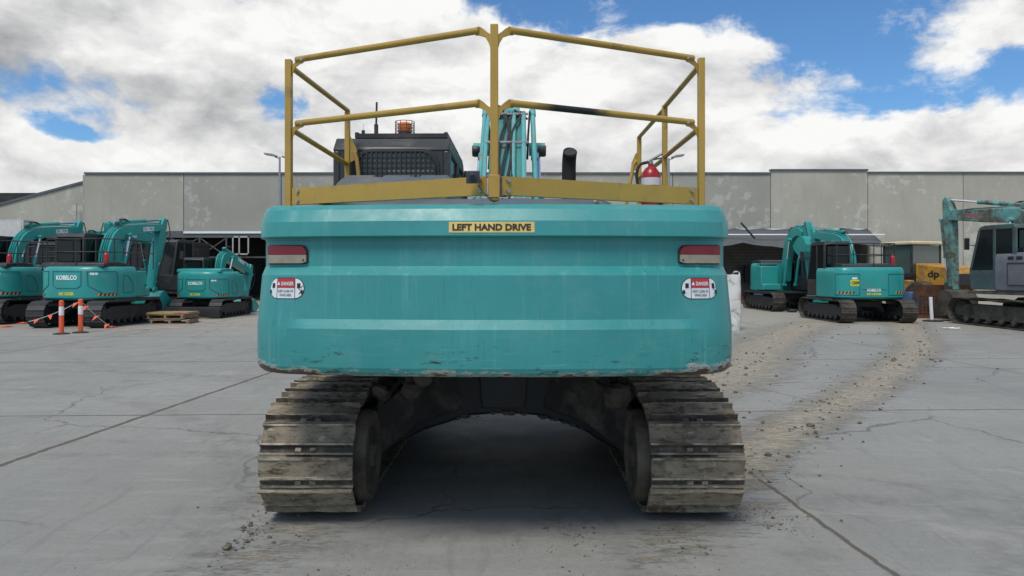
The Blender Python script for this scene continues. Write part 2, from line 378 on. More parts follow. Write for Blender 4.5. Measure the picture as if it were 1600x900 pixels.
# ------------------------------------------------------------------ crawler track
def track_path(yc, Rr, zc, lift=0.0, sag=.025):
    pts = []
    for k in range(60): t = k / 60; pts.append((-yc + 2 * yc * t, zc - Rr))                    # bottom, forward
    for k in range(40): a = -math.pi / 2 + math.pi * k / 40; pts.append((yc + Rr * math.cos(a), zc + Rr * math.sin(a)))
    for k in range(60): t = k / 60; pts.append((yc - 2 * yc * t, zc + Rr - sag * math.sin(math.pi * t) * abs(math.sin(3 * math.pi * t)) + lift * min(1, 3.2 * math.sin(math.pi * t))))
    for k in range(40): a = math.pi / 2 + math.pi * k / 40; pts.append((-yc + Rr * math.cos(a), zc + Rr * math.sin(a)))
    return pts
def make_track(parent, xc, w, yc, Rr, pitch, m, fm, muddy=0, wm=None, gh=.028, name='track', lift=0.0):
    wm = wm or fm
    zc = Rr + gh + .004
    pts = track_path(yc, Rr, zc, lift); L = [0]
    for i in range(len(pts)): a, b = pts[i], pts[(i + 1) % len(pts)]; L.append(L[-1] + math.hypot(b[0] - a[0], b[1] - a[1]))
    n = round(L[-1] / pitch); pit = L[-1] / n; mb = MB()
    def at(s):
        s %= L[-1]
        lo, hi = 0, len(L) - 1
        while hi - lo > 1:
            md = (lo + hi) // 2
            if L[md] <= s: lo = md
            else: hi = md
        a, b = pts[lo], pts[(lo + 1) % len(pts)]; t = (s - L[lo]) / (L[lo + 1] - L[lo]); return (a[0] + (b[0] - a[0]) * t, a[1] + (b[1] - a[1]) * t)
    h = pit * .472; g = gh
    for k in range(n):
        s0 = (k + .5) * pit; a = at(s0 - pit * .5); b = at(s0 + pit * .5); c = ((a[0] + b[0]) / 2, (a[1] + b[1]) / 2)
        tx, tz = b[0] - a[0], b[1] - a[1]; l = math.hypot(tx, tz); tx /= l; tz /= l; nx, nz = tz, -tx   # outward (path is counter-clockwise)
        gs = [-h + .002, -.012 * 1, h - .016]
        prof = [(-h, -.005), (-h, g), (-h + .014, g), (-h + .022, .010), (-.010, .008), (-.007, g * .86), (.007, g * .86), (.010, .008), (h - .022, .010), (h - .014, g), (h, g), (h, -.005)]
        if muddy:
            e1 = h * .30; ml = g * .70
            prof = [(-h, -.005), (-h, g), (-h + .012, g), (-h + .018, ml), (-h * .35, ml), (e1 - .006, ml), (e1, g), (e1 + .012, g), (e1 + .017, .002), (h - .016, .001), (h - .012, .014), (h, .014), (h, -.005)]
        bareL, bareR = random.random() < .45, random.random() < .45; bw = random.uniform(.05, .13)
        nx_ = 28 if muddy else 1
        jit = random.uniform(-.004, .004) if muddy else 0
        vv = []
        for i in range(nx_ + 1):
            x = xc - w / 2 + w * i / nx_ + jit
            for (t, q) in prof:
                if muddy and q > .005 :
                    d = mnoise.noise(Vector((x * 9, k * 3.1 + t * 20, q * 20))) * .005 * muddy + mnoise.noise(Vector((x * 34, k * 5.1 + t * 60, q * 20))) * .003 * muddy
                    base = q
                    if abs(q - ml) < .001:   # mud packed between the grousers, missing in places
                        md = mnoise.noise(Vector((x * 5.0, k * 1.7 + t * 5, 7)))
                        f_ = i / nx_
                        if md < -.22 or (bareL and f_ < bw) or (bareR and f_ > 1 - bw): base = .004
                        else: base = q + md * .008
                    q = base + d
                vv.append((x, c[0] + tx * t + nx * q, c[1] + tz * t + nz * q))
        np_ = len(prof)
        fs = [(i * np_ + j, i * np_ + (j + 1) % np_, (i + 1) * np_ + (j + 1) % np_, (i + 1) * np_ + j) for i in range(nx_) for j in range(np_)]
        fs += [list(range(np_))[::-1], list(range(nx_ * np_, (nx_ + 1) * np_))]
        mb.add(vv, fs, 0)
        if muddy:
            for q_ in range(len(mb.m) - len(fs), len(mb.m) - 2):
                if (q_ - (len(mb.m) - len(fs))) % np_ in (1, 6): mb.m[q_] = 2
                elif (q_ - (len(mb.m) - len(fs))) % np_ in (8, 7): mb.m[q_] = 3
            for sx_ in (-1, 1):
                xb = xc + sx_ * .045; v8 = []
                for x in (xb - .018, xb + .018):
                    for (t, q) in ((e1 + .022, -.002), (h - .018, -.002), (h - .02, .016), (e1 + .024, .016)): v8.append((x, c[0] + tx * t + nx * q, c[1] + tz * t + nz * q))
                mb.add(v8, [(0, 1, 2, 3), (4, 7, 6, 5), (0, 4, 5, 1), (1, 5, 6, 2), (2, 6, 7, 3), (3, 7, 4, 0)], 0)
        for sx in (-1, 1):   # chain links
            x0 = xc + sx * w * .11 - .02; th = .055
            vv = []
            for x in (x0, x0 + .04):
                for (t, q) in ((-h * .95, -.006), (h * .95, -.006), (h * 1.05, -th), (-h * 1.05, -th)): vv.append((x, c[0] + tx * t + nx * q, c[1] + tz * t + nz * q))
            mb.add(vv, [(0, 1, 2, 3), (4, 7, 6, 5), (0, 4, 5, 1), (1, 5, 6, 2), (2, 6, 7, 3), (3, 7, 4, 0)], 1)
    tr = mb.build(name, [m, fm, RIDGE_LIGHT, GAP_SHADE] if muddy else [m, fm], parent, smooth=30)
    fr = MB(); ri = Rr - .06
    fr.px([(-yc + .12, zc - .12), (-yc + .3, zc - .2), (yc - .3, zc - .2), (yc - .1, zc - .1), (yc - .1, zc + .12), (yc - .4, zc + .2), (-yc + .4, zc + .2), (-yc + .12, zc + .12)], xc - w * .28, xc + w * .28, 0)
    fr.build('track_frame', fm, tr, bevel=.01)
    for sy, nm in ((-1, 'sprocket'), (1, 'idler_wheel')):
        q = MB(); r_ = ri
        q.lathe([(r_ * .2, -w * .30), (r_ * .55, -w * .30), (r_ * .62, -w * .2), (r_ * .9, -w * .16), (r_, -w * .07), (r_, w * .07), (r_ * .9, w * .16), (r_ * .62, w * .2), (r_ * .55, w * .30), (r_ * .2, w * .30)], (xc, sy * yc, zc), 24, 0, 'x')
        for j in range(8):
            a = j * math.pi / 4; q.tube([(xc - w * .33, sy * yc + r_ * .42 * math.cos(a), zc + r_ * .42 * math.sin(a)), (xc + w * .33, sy * yc + r_ * .42 * math.cos(a), zc + r_ * .42 * math.sin(a))], .014, 6)
        q.build(nm, wm, tr)
    nr = 7
    for k in range(nr):
        y = -yc + .35 + (2 * yc - .7) * k / (nr - 1)
        MB().lathe([(.03, -w * .36), (.08, -w * .34), (.085, -w * .2), (.06, -w * .15), (.06, w * .15), (.085, w * .2), (.08, w * .34), (.03, w * .36)], (xc, y, .13 + gh), 14, 0, 'x').build('track_roller', wm, tr)
    return tr

# ------------------------------------------------------------------ bucket, boom helpers (side profiles in y, z)
def ribbon(pts, hs):
    """closed polygon around a centre line with a half height at every point"""
    up, dn = [], []
    for i, (y, z) in enumerate(pts):
        a = pts[max(i - 1, 0)]; b = pts[min(i + 1, len(pts) - 1)]; t = Vector((b[0] - a[0], b[1] - a[1])).normalized(); nn = Vector((-t.y, t.x))
        up.append((y + nn.x * hs[i], z + nn.y * hs[i])); dn.append((y - nn.x * hs[i], z - nn.y * hs[i]))
    return up + dn[::-1]
def smooth_line(pts, hs, n=5):
    q = crom([(p[0], p[1], h) for p, h in zip(pts, hs)], n); return [(v.x, v.y) for v in q], [v.z for v in q]
def cyl_pair(mb, p0, p1, r, f=.6, m=0, mr=1):
    p0, p1 = Vector(p0), Vector(p1); c = p0.lerp(p1, f)
    mb.tube([p0, c], r, 12, m); mb.tube([c, c.lerp(p1, .04)], r * 1.15, 12, m); mb.tube([c, p1], r * .55, 10, mr)
    for p in (p0, p1): mb.tube([p + Vector((-r * 1.3, 0, 0)), p + Vector((r * 1.3, 0, 0))], r * 1.1, 10, m)
def make_bucket(parent, c, ang, w, s, m, tm):
    """c: pivot (y,z); ang: opening direction; s size"""
    arc = [(math.cos(a) * .5 * s, math.sin(a) * .5 * s) for a in [math.pi * (.0 + .1 * k) for k in range(12)]]
    arc = [(.62 * s, .28 * s)] + arc[1:] 
    ca, sa = math.cos(ang), math.sin(ang)
    T = lambda p: (c[0] + (p[0]) * ca - (p[1] - .5 * s) * sa, c[1] + (p[0]) * sa + (p[1] - .5 * s) * ca)
    prof = [(.0 * s, .5 * s), (-.25 * s, .5 * s), (-.5 * s, .32 * s), (-.6 * s, .05 * s), (-.52 * s, -.25 * s), (-.3 * s, -.46 * s), (.0, -.52 * s), (.35 * s, -.46 * s), (.62 * s, -.36 * s)]
    inn = [(p[0] * .95 + .01, p[1] * .95) for p in prof]
    mb = MB(); outer = [T(p) for p in prof]; inner = [T(p) for p in inn]
    for i in range(len(prof) - 1): mb.px([outer[i], outer[i + 1], inner[i + 1], inner[i]], -w / 2, w / 2)
    side = [T(p) for p in prof] + [T((.50 * s, -.1 * s)), T((.2 * s, .25 * s))]
    for sx in (-1, 1): mb.px(side, sx * w / 2 - .012, sx * w / 2 + .012)
    for sx in (-1, 1): mb.px([T((-.28 * s, .5 * s)), T((.05 * s, .5 * s)), T((.1 * s, .66 * s)), T((-.1 * s, .74 * s)), T((-.3 * s, .62 * s))], sx * .14 - .02, sx * .14 + .02)
    b = mb.build('bucket', m, parent, smooth=50)
    for k in range(5):
        x = -w / 2 + .05 + (w - .1) * k / 4; t = MB(); a = T((.56 * s, -.42 * s)); e_ = T((.80 * s, -.36 * s)); a2 = T((.58 * s, -.33 * s))
        t.px([a, e_, a2], x - .04, x + .04); t.build('bucket_tooth', tm, b)
    return b

def cab(parent, x0, x1, yr, yf, z0, z1, m, rot=0, guard=False, frame_m=None):
    """cab with window openings glazed; returns cab object"""
    mb = MB(); H = z1 - z0; t = .06
    side = [(yr, z0), (yf - .05, z0), (yf, z0 + H * .35), (yf - .22, z1 - .16), (yf - .38, z1 - .02), (yf - .5, z1), (yr + .12, z1), (yr, z1 - .1)]
    # body shell: lower box, pillars, roof
    mb.px([(yr, z0), (yf - .05, z0), (yf, z0 + H * .30), (yr, z0 + H * .30)], x0, x1)
    mb.px([(yr, z1 - .1), (yr + .1, z1), (yf - .5, z1), (yf - .36, z1 - .04), (yf - .3, z1 - .12), (yr, z1 - .13)], x0, x1)
    for xa, xb in ((x0, x0 + t), (x1 - t, x1)):
        mb.px([(yr, z0 + H * .3), (yr + .12, z0 + H * .3), (yr + .12, z1 - .12), (yr, z1 - .12)], xa, xb)
        mb.px([(yf - .07, z0 + H * .3), (yf, z0 + H * .3), (yf - .3, z1 - .11), (yf - .38, z1 - .11)], xa, xb)
        mb.px([(yf * .45 + yr * .55 - .04, z0 + H * .3), (yf * .45 + yr * .55 + .05, z0 + H * .3), (yf * .45 + yr * .55 + .05, z1 - .12), (yf * .45 + yr * .55 - .04, z1 - .12)], xa, xb)
    c = mb.build('cab', m, parent, bevel=.025, rot=rot)
    for xa in (x0 + .02, x1 - .03):
        g = MB(); g.px([(yr + .08, z0 + H * .29), (yf - .03, z0 + H * .29), (yf - .33, z1 - .1), (yr + .08, z1 - .1)], xa, xa + .008)
        g.build('side_window', GLASS, c, smooth=0)
    g = MB(); g.px([(yf - .035, z0 + H * .29), (yf - .02, z0 + H * .29), (yf - .32, z1 - .1), (yf - .335, z1 - .1)], x0 + t, x1 - t); g.build('windscreen', GLASS, c, smooth=0)
    return c

# ------------------------------------------------------------------ background excavator
def rails(parent, pts_posts, zt, zm, z0, r=.016, m=BLACK, rot=0):
    mb = MB()
    for x, y in pts_posts: mb.tube([(x, y, z0), (x, y, zt)], r, 6)
    for z in (zt, zm):
        for a, b in zip(pts_posts, pts_posts[1:]): mb.tube([(a[0], a[1], z), (b[0], b[1], z)], r, 6)
    return mb.build('handrail', m, parent, rot=rot)
SRPLAN = Plan([(0, -1.45), (.45, -1.43), (.82, -1.27), (1.06, -.97), (1.16, -.6), (1.18, -.3), (1.18, .0)], 5)
FLATPLAN = Plan([(0, -1.42), (.5, -1.42), (.92, -1.36), (1.1, -1.2), (1.18, -.9), (1.2, -.3), (1.2, .3)], 5)
def excavator(loc, label, yaw=0, uyaw=0, sc=1.0, body=TEAL, boomm=TEAL, trackm=TRACKD, fm=DARK, plan=SRPLAN, pose='sr', text=True, blade=False, lines='sr', rail=True, hoodm=BLACK,
              hw=1.0, tw=.5, tlen=1.45, top=1.74, bucketm=None, sticker=None, group='teal excavators parked in the yard', lettering='KOBELCO', boomtext=True, cabz=2.75, bottom=.78):
    th = empty('excavator', (loc[0], loc[1], 0), label, 'excavator', group, yaw, sc)
    u = uyaw
    for sx in (-1, 1):
        make_track(th, sx * (hw - tw / 2 + .05), tw, tlen, .36, .17, trackm, fm, wm=fm, gh=.02)
    uc = MB(); uc.py([(-.7, .35), (-.62, .3), (-.4, .5), (.4, .5), (.62, .3), (.7, .35), (.55, .68), (-.55, .68)], -.75, .75); uc.lathe([(.5, 0), (.5, .12)], (0, 0, .66), 24); uc.build('undercarriage', fm, th, bevel=.01)
    if blade:
        b = MB(); b.px([(-2.1, .05), (-2.16, .25), (-2.12, .48), (-2.06, .48), (-2.09, .25), (-2.02, .05)], -1.1, 1.1); b.box(-.5, -.38, -2.08, -1.0, .2, .36); b.box(.38, .5, -2.08, -1.0, .2, .36); b.build('blade', fm, th, bevel=.01)
    # upper body
    mb = MB(); prof = lerp_prof([(bottom, .10), (bottom + .03, .03), (bottom + .07, 0), (top - .16, .0), (top - .05, .03), (top - .01, .07), (top, .12)])
    loft(mb, plan, [bottom, bottom + .03, bottom + .07, 1.0, 1.2, 1.4, top - .16, top - .05, top - .01, top], lambda z, x: prof(z))
    cw = mb.build('counterweight', body, th, rot=u)
    b2 = MB(); y_ = plan.p[0].y; b2.box(.42, 1.16, y_ + .002, y_ + .50, bottom + .05, top - .12); b2.box(.42, 1.16, y_ + .502, y_ + .75, bottom + .05, 1.1); bx = b2.build('side_body', body, th, bevel=.04, rot=u)
    fl = MB(); fl.box(-1.18, 1.18, -.9, 1.25, bottom - .06, bottom + .02); fl.build('turntable_frame', fm, th, rot=u)
    def sf(s0, z0, off):
        def f(a, b):
            p, n = plan.at(s0 + a); p = p + n * off; return (p.x, p.y, z0 + b)
        return f
    def outline(ptsz, name='panel_groove', r=.014, m=TEAL_D):
        q = MB(); P3 = []
        for (s0, z0), (s1, z1) in zip(ptsz, ptsz[1:] + ptsz[:1]):
            k = max(2, int(abs(s1 - s0) / .08) + 1)
            for i in range(k): t = i / k; P3.append(sf(s0 + (s1 - s0) * t, z0 + (z1 - z0) * t, 0.002)(0, 0))
        P3.append(P3[0]); q.tube(P3, r, 5); q.build(name, m, cw)
    if lines == 'sr':
        outline([(-.42, 1.60), (.42, 1.60), (.42, 1.2), (.3, 1.12), (-.3, 1.12), (-.42, 1.2)])
        for sg in (-1, 1): outline([(sg * .58, 1.60), (sg * 1.35, 1.60), (sg * 1.4, 1.5), (sg * 1.4, 1.0), (sg * 1.0, .96), (sg * .6, 1.2)])
        outline([(1.62, 1.5), (1.85, 1.45), (2.05, 1.2), (2.05, .98), (1.62, .98)]) if True else 0
        stripes = [(1.08, .93), (-1.08, .93)]; tpos = (0, 1.42, .62, .13); mpos = (0, .96, .46, .09)
    elif lines == 'flat':
        for sg in (-1, 1): outline([(sg * .48, 1.62), (sg * 1.28, 1.62), (sg * 1.28, .92), (sg * .48, .92)])
        outline([(-.40, 1.1), (.4, 1.1)], r=.008)
        stripes = [(-.95, 1.0), (.95, 1.0)]; tpos = (0, 1.08, .46, .09); mpos = (0, .95, .5, .07)
    else: stripes = []; tpos = None; mpos = None
    if lines == 'old':
        for a_, b_ in ((-2.3, -1.35), (-1.25, -.2), (-.1, .9)): outline([(a_, top - .28), (b_, top - .28), (b_, bottom + .2), (a_, bottom + .2)], r=.016, m=mat('panel_gap_grey', (.03, .032, .036), .7))
        q = MB()
        for k in range(9):
            g1 = sf(-2.2 + k * .26, top - .15, .004); q.add([g1(-.09, -.045), g1(.09, -.045), g1(.09, .045), g1(-.09, .045)], [(0, 1, 2, 3)])
        q.build('vent_opening', INK, cw, smooth=0)
    for s0, z0 in stripes:
        q = MB()
        for k in range(5):
            a = s0 - .25 + k * .11
            for mm_, da in ((0, 0), (1, .05)):
                g1 = sf(a + da, z0, .006)
                q.add([g1(0, -.035), g1(.05, -.035), g1(.08, .035), g1(.03, .035)], [(0, 1, 2, 3)], mm_)
        q.build('hazard_stripe', [mat('stripe_amber', (.6, .25, .04), .5), INK], cw, smooth=0)
    if text and tpos:
        q = MB(); put_text(q, lettering, tpos[2], tpos[3], sf(tpos[0], tpos[1], .008), 0, .045); q.build('lettering', WHITE, cw, smooth=0)
        q = MB(); g1 = sf(mpos[0], mpos[1], .006); w_, h_ = mpos[2] / 2, mpos[3] / 2
        put_text(q, 'SK135SR', mpos[2], mpos[3], sf(mpos[0], mpos[1], .010), 0, .05); q.build('model_lettering', LIME, cw, smooth=0)
    if lines == 'sr':
        q = MB(); g1 = sf(.75, 1.53, .006); q.add([g1(-.1, -.03), g1(.1, -.03), g1(.1, .03), g1(-.1, .03)], [(0, 1, 2, 3)]); q.build('sticker', WHITE, cw, smooth=0)
    if sticker:
        q = MB(); g1 = sf(sticker[1], sticker[2], .006); g2 = sf(sticker[1], sticker[2], .010)
        q.add([g1(-.15, -.1), g1(.15, -.1), g1(.15, .1), g1(-.15, .1)], [(0, 1, 2, 3)]); put_text(q, sticker[0], .24, .11, g2, 1, .04)
        g1 = sf(sticker[1] - .02, sticker[2] + .15, .006); q.add([g1(-.08, -.03), g1(.08, -.03), g1(.08, .03), g1(-.08, .03)], [(0, 1, 2, 3)], 2)
        q.build('number_sticker', [LIME, INK, WHITE], cw, smooth=0)
    hd = MB()
    hd.px([(-1.22, top - .02), (-1.18, top + .10), (-.5, top + .14), (-.1, top + .10), (0, top - .02)], -.95, .95); hd.box(.45, 1.05, .05, .4, top - .12, top - .05)
    hd.build('engine_hood', hoodm, th, bevel=.02, rot=u)
    cb = cab(th, -1.17, -.28, -.32, 1.2, bottom + .06, cabz, BLACK if lines != 'old' else mat('dark_faded_cab', (.045, .085, .085), .5, var=.3, dirt=(.05, .05, .045), dirt_amt=.3), rot=u)
    g = MB(); g.box(-1.08, -.37, -.335, -.322, 1.9, cabz - .17); g.build('rear_window', GLASS, cb, smooth=0)
    if rail:
        ra = rails(th, [(-1.0, .1), (-1.0, -.9), (-.55, -1.15), (.1, -1.2), (.65, -1.12), (1.0, -.8), (1.05, .2), (1.05, 1.1)], top + .80, top + .42, top - .08, rot=u)
        ex = MB(); ex.lathe([(.02, 0), (.07, .01), (.075, .05), (.075, .3), (.05, .36), (.02, .38), (.02, .44)], (.85, -.95, top + .02), 12); ex.build('extinguisher', RED, ra)
    # boom, arm, cylinders
    if pose == 'sr': B = [(.25, 1.2), (.30, 2.1), (.80, 2.78), (2.0, 3.0), (3.2, 3.12)]; A = [(3.45, 3.42), (3.3, 3.05), (2.95, 2.1), (2.7, 1.0)]; ex_ = 1
    elif pose == 'low': B = [(.45, 1.3), (.55, 2.0), (.9, 2.55), (1.9, 2.35), (3.2, 1.9)]; A = [(3.45, 2.2), (3.3, 1.85), (3.1, 1.2), (2.9, .7)]; ex_ = 1
    elif pose == 'old': B = [(.3, 1.3), (.15, 2.2), (.45, 2.95), (1.8, 3.12), (3.1, 3.2)]; A = [(3.3, 3.75), (3.2, 3.2), (3.12, 2.0), (3.05, .95)]; ex_ = 1
    else: B = [(.25, 1.2), (.4, 2.2), (.8, 2.9), (1.5, 3.2), (2.1, 3.05)]; A = [(2.3, 3.5), (2.3, 3.05), (2.4, 2.2), (2.6, 1.3)]
    bp, bh = smooth_line(B, [.10, .13, .17, .16, .10] if pose == 'sr' else [.12, .17, .21, .19, .12], 4)
    q = MB(); q.px(ribbon(bp, bh), -.16, .16)
    bo = q.build('boom', boomm, th, bevel=.015, rot=u)
    if boomtext:
        q = MB(); y0, z0 = B[3][0] + .32, B[3][1] + .02; sl_ = math.atan2(B[4][1] - B[3][1], B[4][0] - B[3][0])
        for sx in (1, -1): put_text(q, lettering, .62, .15, lambda a, b, sx=sx: (sx * .166, y0 + sx * a * math.cos(sl_), z0 + b + sx * a * math.sin(sl_)), 0, .045)
        q.build('boom_lettering', WHITE if boomm != TEAL_OLD else mat('faded_red_ink', (.35, .12, .12), .7), bo, smooth=0)
    q = MB()
    for x in (-.07, 0, .07):
        ps = ribbon(bp, [h + .04 for h in bh])[:len(bp)]; q.tube([(x, a, b) for a, b in ps], .018, 6)
    ps = [(.1, B[2][0] - .1, B[2][1] + .25), (.12, B[2][0] + .2, B[2][1] + .48), (.1, B[2][0] + .55, B[2][1] + .42)]
    for dx in (0, -.05, -.1): q.tube([(p.x + dx, p.y, p.z) for p in crom(ps, 5)], .014, 6, 1)
    q.build('hydraulic_pipes', [boomm, RUBBER], bo)
    q = MB()
    cyl_pair(q, (0, B[2][0] + .1, B[2][1] + .36), (0, A[0][0], A[0][1] - .02), .065, .55); q.build('arm_cylinder', [boomm, CHROME], bo)
    for sx in (-1, 1):
        q = MB(); cyl_pair(q, (sx * .24, .62, 1.05), (sx * .24, B[2][0] + .35, B[2][1] - .02), .06, .58); q.build('boom_cylinder', [boomm, CHROME], th, rot=u)
    ap, ah = smooth_line(A, [.09, .17, .13, .08], 4)
    q = MB(); q.px(ribbon(ap, ah), -.12, .12); ar = q.build('arm', boomm, th, bevel=.012, rot=u)
    q = MB(); cyl_pair(q, (0, A[1][0] + .34, A[1][1] - .1), (0, A[3][0] + .25, A[3][1] + .25), .05, .6); q.build('bucket_cylinder', [boomm, CHROME], ar)
    q = MB(); q.tube([(p.x + .14, p.y, p.z) for p in crom([(0, A[0][0] + .05, A[0][1]), (0, A[1][0] + .35, A[1][1] - .2), (0, A[2][0] + .3, A[2][1]), (0, A[3][0] + .15, A[3][1] + .3)], 5)], .016, 6); q.build('hose', RUBBER, ar)
    q = MB(); q.px([(A[3][0] - .02, A[3][1] + .18), (A[3][0] + .3, A[3][1] + .22), (A[3][0] + .3, A[3][1] - .1), (A[3][0], A[3][1] - .1)], -.08, .08); q.build('bucket_link', fm, ar)
    bs = {'sr': .72, 'low': .6, 'old': .75}.get(pose, .9)
    if pose == 'up': bk = make_bucket(th, (A[3][0] + .12, A[3][1] + .75), R(200), .85, .9, bucketm or body, fm)
    else: bk = make_bucket(th, (A[3][0] + .1, A[3][1] - .06), R(15 if pose != 'old' else -20), .85, bs, bucketm or body, fm)
    bk.rotation_euler = (0, 0, u)
    mi = MB(); mi.tube([(-1.2, .9, 2.2), (-1.42, 1.0, 2.25)], .012, 6); mi.box(-1.5, -1.36, .98, 1.02, 2.1, 2.42); mi.build('mirror', BLACK, cb)
    return th

# ------------------------------------------------------------------ ground
def seg_d(x, y, pts):
    best = 9e9
    for (ax, ay), (bx_, by) in zip(pts, pts[1:]):
        vx, vy = bx_ - ax, by - ay; t = max(0, min(1, ((x - ax) * vx + (y - ay) * vy) / (vx * vx + vy * vy))); best = min(best, math.hypot(x - ax - t * vx, y - ay - t * vy))
    return best
MUD1 = [(12.2, 23), (8.6, 15.5), (6.4, 12.3), (4.5, 9.6), (3.2, 8.0), (2.1, 6.5), (1.6, 5.6)]
MUD2 = [(9.5, 23), (7.0, 19), (5.0, 15), (4.0, 12.5), (3.0, 10.6), (1.8, 9.3)]
MUD3 = [(-.6, 8.3), (.3, 9.4), (-.3, 11)]
def mud(x, y):
    v = max(0, 1 - seg_d(x, y, MUD1) / (.36 + .026 * y)) * 1.0
    v = max(v, max(0, 1 - seg_d(x, y, MUD2) / (.9 + .02 * y)))
    v = max(v, .75 * max(0, 1 - seg_d(x, y, MUD3) / .8))
    v = max(v, .40 * max(0, 1 - seg_d(x, y, [(-1.45, 4.0), (-1.3, 4.6), (-1.65, 5.2)]) / .5))
    v = max(v, .45 * max(0, 1 - seg_d(x, y, [(.8, 4.2), (1.1, 4.5), (1.6, 5)]) / .45))
    return v
def axis(lo, hi, step, far):
    a = []; q = lo
    while q <= hi + 1e-6: a.append(q); q += step
    g = step; L_, H_ = [], []; q = lo
    while q > -far: g *= 1.5; q -= g; L_.append(q)
    g = step; q = hi
    while q < far: g *= 1.5; q += g; H_.append(q)
    return L_[::-1] + a + H_
gx = axis(-9, 14, .12, 900); gy = axis(1.5, 26, .12, 900)
gv = []; gm = []
for y in gy:
    for x in gx:
        m_v = mud(x, y) if -3 < x < 14 and 3.5 < y < 25 else 0
        z = 0
        gv.append((x, y, z)); gm.append(m_v)
nx_ = len(gx); gf = [(j * nx_ + i, j * nx_ + i + 1, (j + 1) * nx_ + i + 1, (j + 1) * nx_ + i) for j in range(len(gy) - 1) for i in range(nx_ - 1)]
gme = bpy.data.meshes.new('ground'); gme.from_pydata(gv, [], gf); gme.update()
at_ = gme.attributes.new('mud', 'FLOAT', 'POINT'); at_.data.foreach_set('value', gm)
def ground_mat():
    m = bpy.data.materials.new('concrete_slab'); m.use_nodes = True; nt = m.node_tree; b = nt.nodes['Principled BSDF']
    v = N(nt, 'ShaderNodeTexCoord').outputs['Object']
    sp = N(nt, 'ShaderNodeSeparateXYZ'); nt.links.new(v, sp.inputs[0]); x, y, z = sp.outputs
    a = noise_(nt, v, .35, 6, .6, .5); bb = noise_(nt, v, 2.2, 8, .65, .6); f = noise_(nt, v, 22, 8, .7)
    c = mixc(nt, maprange(nt, a, .3, .7), (.192, .191, .176), (.300, .298, .270))
    c = mixc(nt, maprange(nt, bb, .35, .75, 0, .7), c, (.25, .249, .228))
    c = mixc(nt, maprange(nt, f, .35, .7, 0, .42), c, (.14, .14, .13))
    gr = noise_(nt, v, 90, 4, .8); c = mixc(nt, maprange(nt, gr, .5, .72, 0, .5), c, (.36, .355, .33)); c = mixc(nt, maprange(nt, gr, .42, .30, 0, .6), c, (.10, .10, .095))
    oi = noise_(nt, v, .8, 7, .7, .3); c = mixc(nt, maprange(nt, oi, .60, .70, 0, .55), c, (.12, .118, .108)); c = mixc(nt, maprange(nt, oi, .40, .30, 0, .6), c, (.33, .325, .295))
    # broad swirled tyre / crawler scuffs
    w1 = noise_(nt, vmath(nt, 'MULTIPLY', v, (.6, 3.2, 1)), 1.7, 7, .68, 1.2)
    c = mixc(nt, maprange(nt, w1, .52, .70, 0, .5), c, (.32, .318, .295))
    w2 = noise_(nt, vmath(nt, 'MULTIPLY', v, (3.0, .5, 1)), 1.9, 7, .65, 1.6)
    c = mixc(nt, maprange(nt, w2, .54, .72, 0, .5), c, (.15, .15, .145))
    # beige dust further away
    du = math_(nt, 'ADD', maprange(nt, y, 14, 24, 0, .75), math_(nt, 'MULTIPLY', math_(nt, 'SUBTRACT', bb, .5), 1.2))
    c = mixc(nt, maprange(nt, du, .2, .9, 0, .8), c, (.34, .31, .255))
    # long skid arcs (rings around far-off turning points)
    for (cx, cy, r0, w_) in ((-9, 3, 7.4, .20), (-8.3, 3, 8.9, .22), (-2, 19, 8.2, .2), (9, -1, 8.0, .25), (10.5, -1.5, 9.2, .2), (-12, 16, 7.0, .25), (-7.5, 1.2, 4.6, .09), (-7.5, 1.2, 4.9, .09), (12, 4, 6.2, .12), (12, 4, 6.7, .10), (-3, -6, 12.4, .15), (-3, -6, 12.9, .12), (4, -8, 13.2, .15)):
        d = vmath(nt, 'LENGTH', vmath(nt, 'SUBTRACT', v, (cx, cy, 0)))
        rr = math_(nt, 'ABSOLUTE', math_(nt, 'SUBTRACT', d, r0))
        k = math_(nt, 'MULTIPLY', maprange(nt, rr, w_, w_ * .5), maprange(nt, noise_(nt, v, 3.5, 8, .8), .45, .62, 0, .6))
        c = mixc(nt, k, c, (.15, .148, .14))
    # saw-cut joints
    wob = math_(nt, 'MULTIPLY', math_(nt, 'SUBTRACT', noise_(nt, v, 2.2, 8, .75), .5), .10)
    wr = noise_(nt, v, 5, 4, .7)
    joints = []
    def joint(co, c0, slope, other, hw):
        q = math_(nt, 'SUBTRACT', math_(nt, 'ADD', co, wob), math_(nt, 'MULTIPLY_ADD', other, slope, c0))
        q = math_(nt, 'ABSOLUTE', q); return math_(nt, 'SUBTRACT', q, math_(nt, 'MULTIPLY', wr, hw * 1.4))
    for co, c0, sl_, ot, hw_ in ((x, -4.60, .07, y, .035), (x, 2.24, -.063, y, .014), (x, 8.6, -.06, y, .014), (x, -10.8, .06, y, .02), (y, 8.3, .035, x, .018), (y, 13.2, .03, x, .022), (y, 18.4, .03, x, .022), (y, 3.2, .03, x, .015)):
        joints.append(joint(co, c0, sl_, ot, hw_))
    jd = joints[0]
    for q in joints[1:]: jd = math_(nt, 'MINIMUM', jd, q)
    halo = maprange(nt, jd, .10, .0, 0, .35)
    c = mixc(nt, math_(nt, 'MULTIPLY', halo, maprange(nt, bb, .4, .6)), c, (.30, .275, .23))
    jm = maprange(nt, jd, .012, .0)
    c = mixc(nt, jm, c, (.095, .085, .066))
    # hairline cracks
    vo = N(nt, 'ShaderNodeTexVoronoi', feature='DISTANCE_TO_EDGE'); vo.inputs['Scale'].default_value = .33
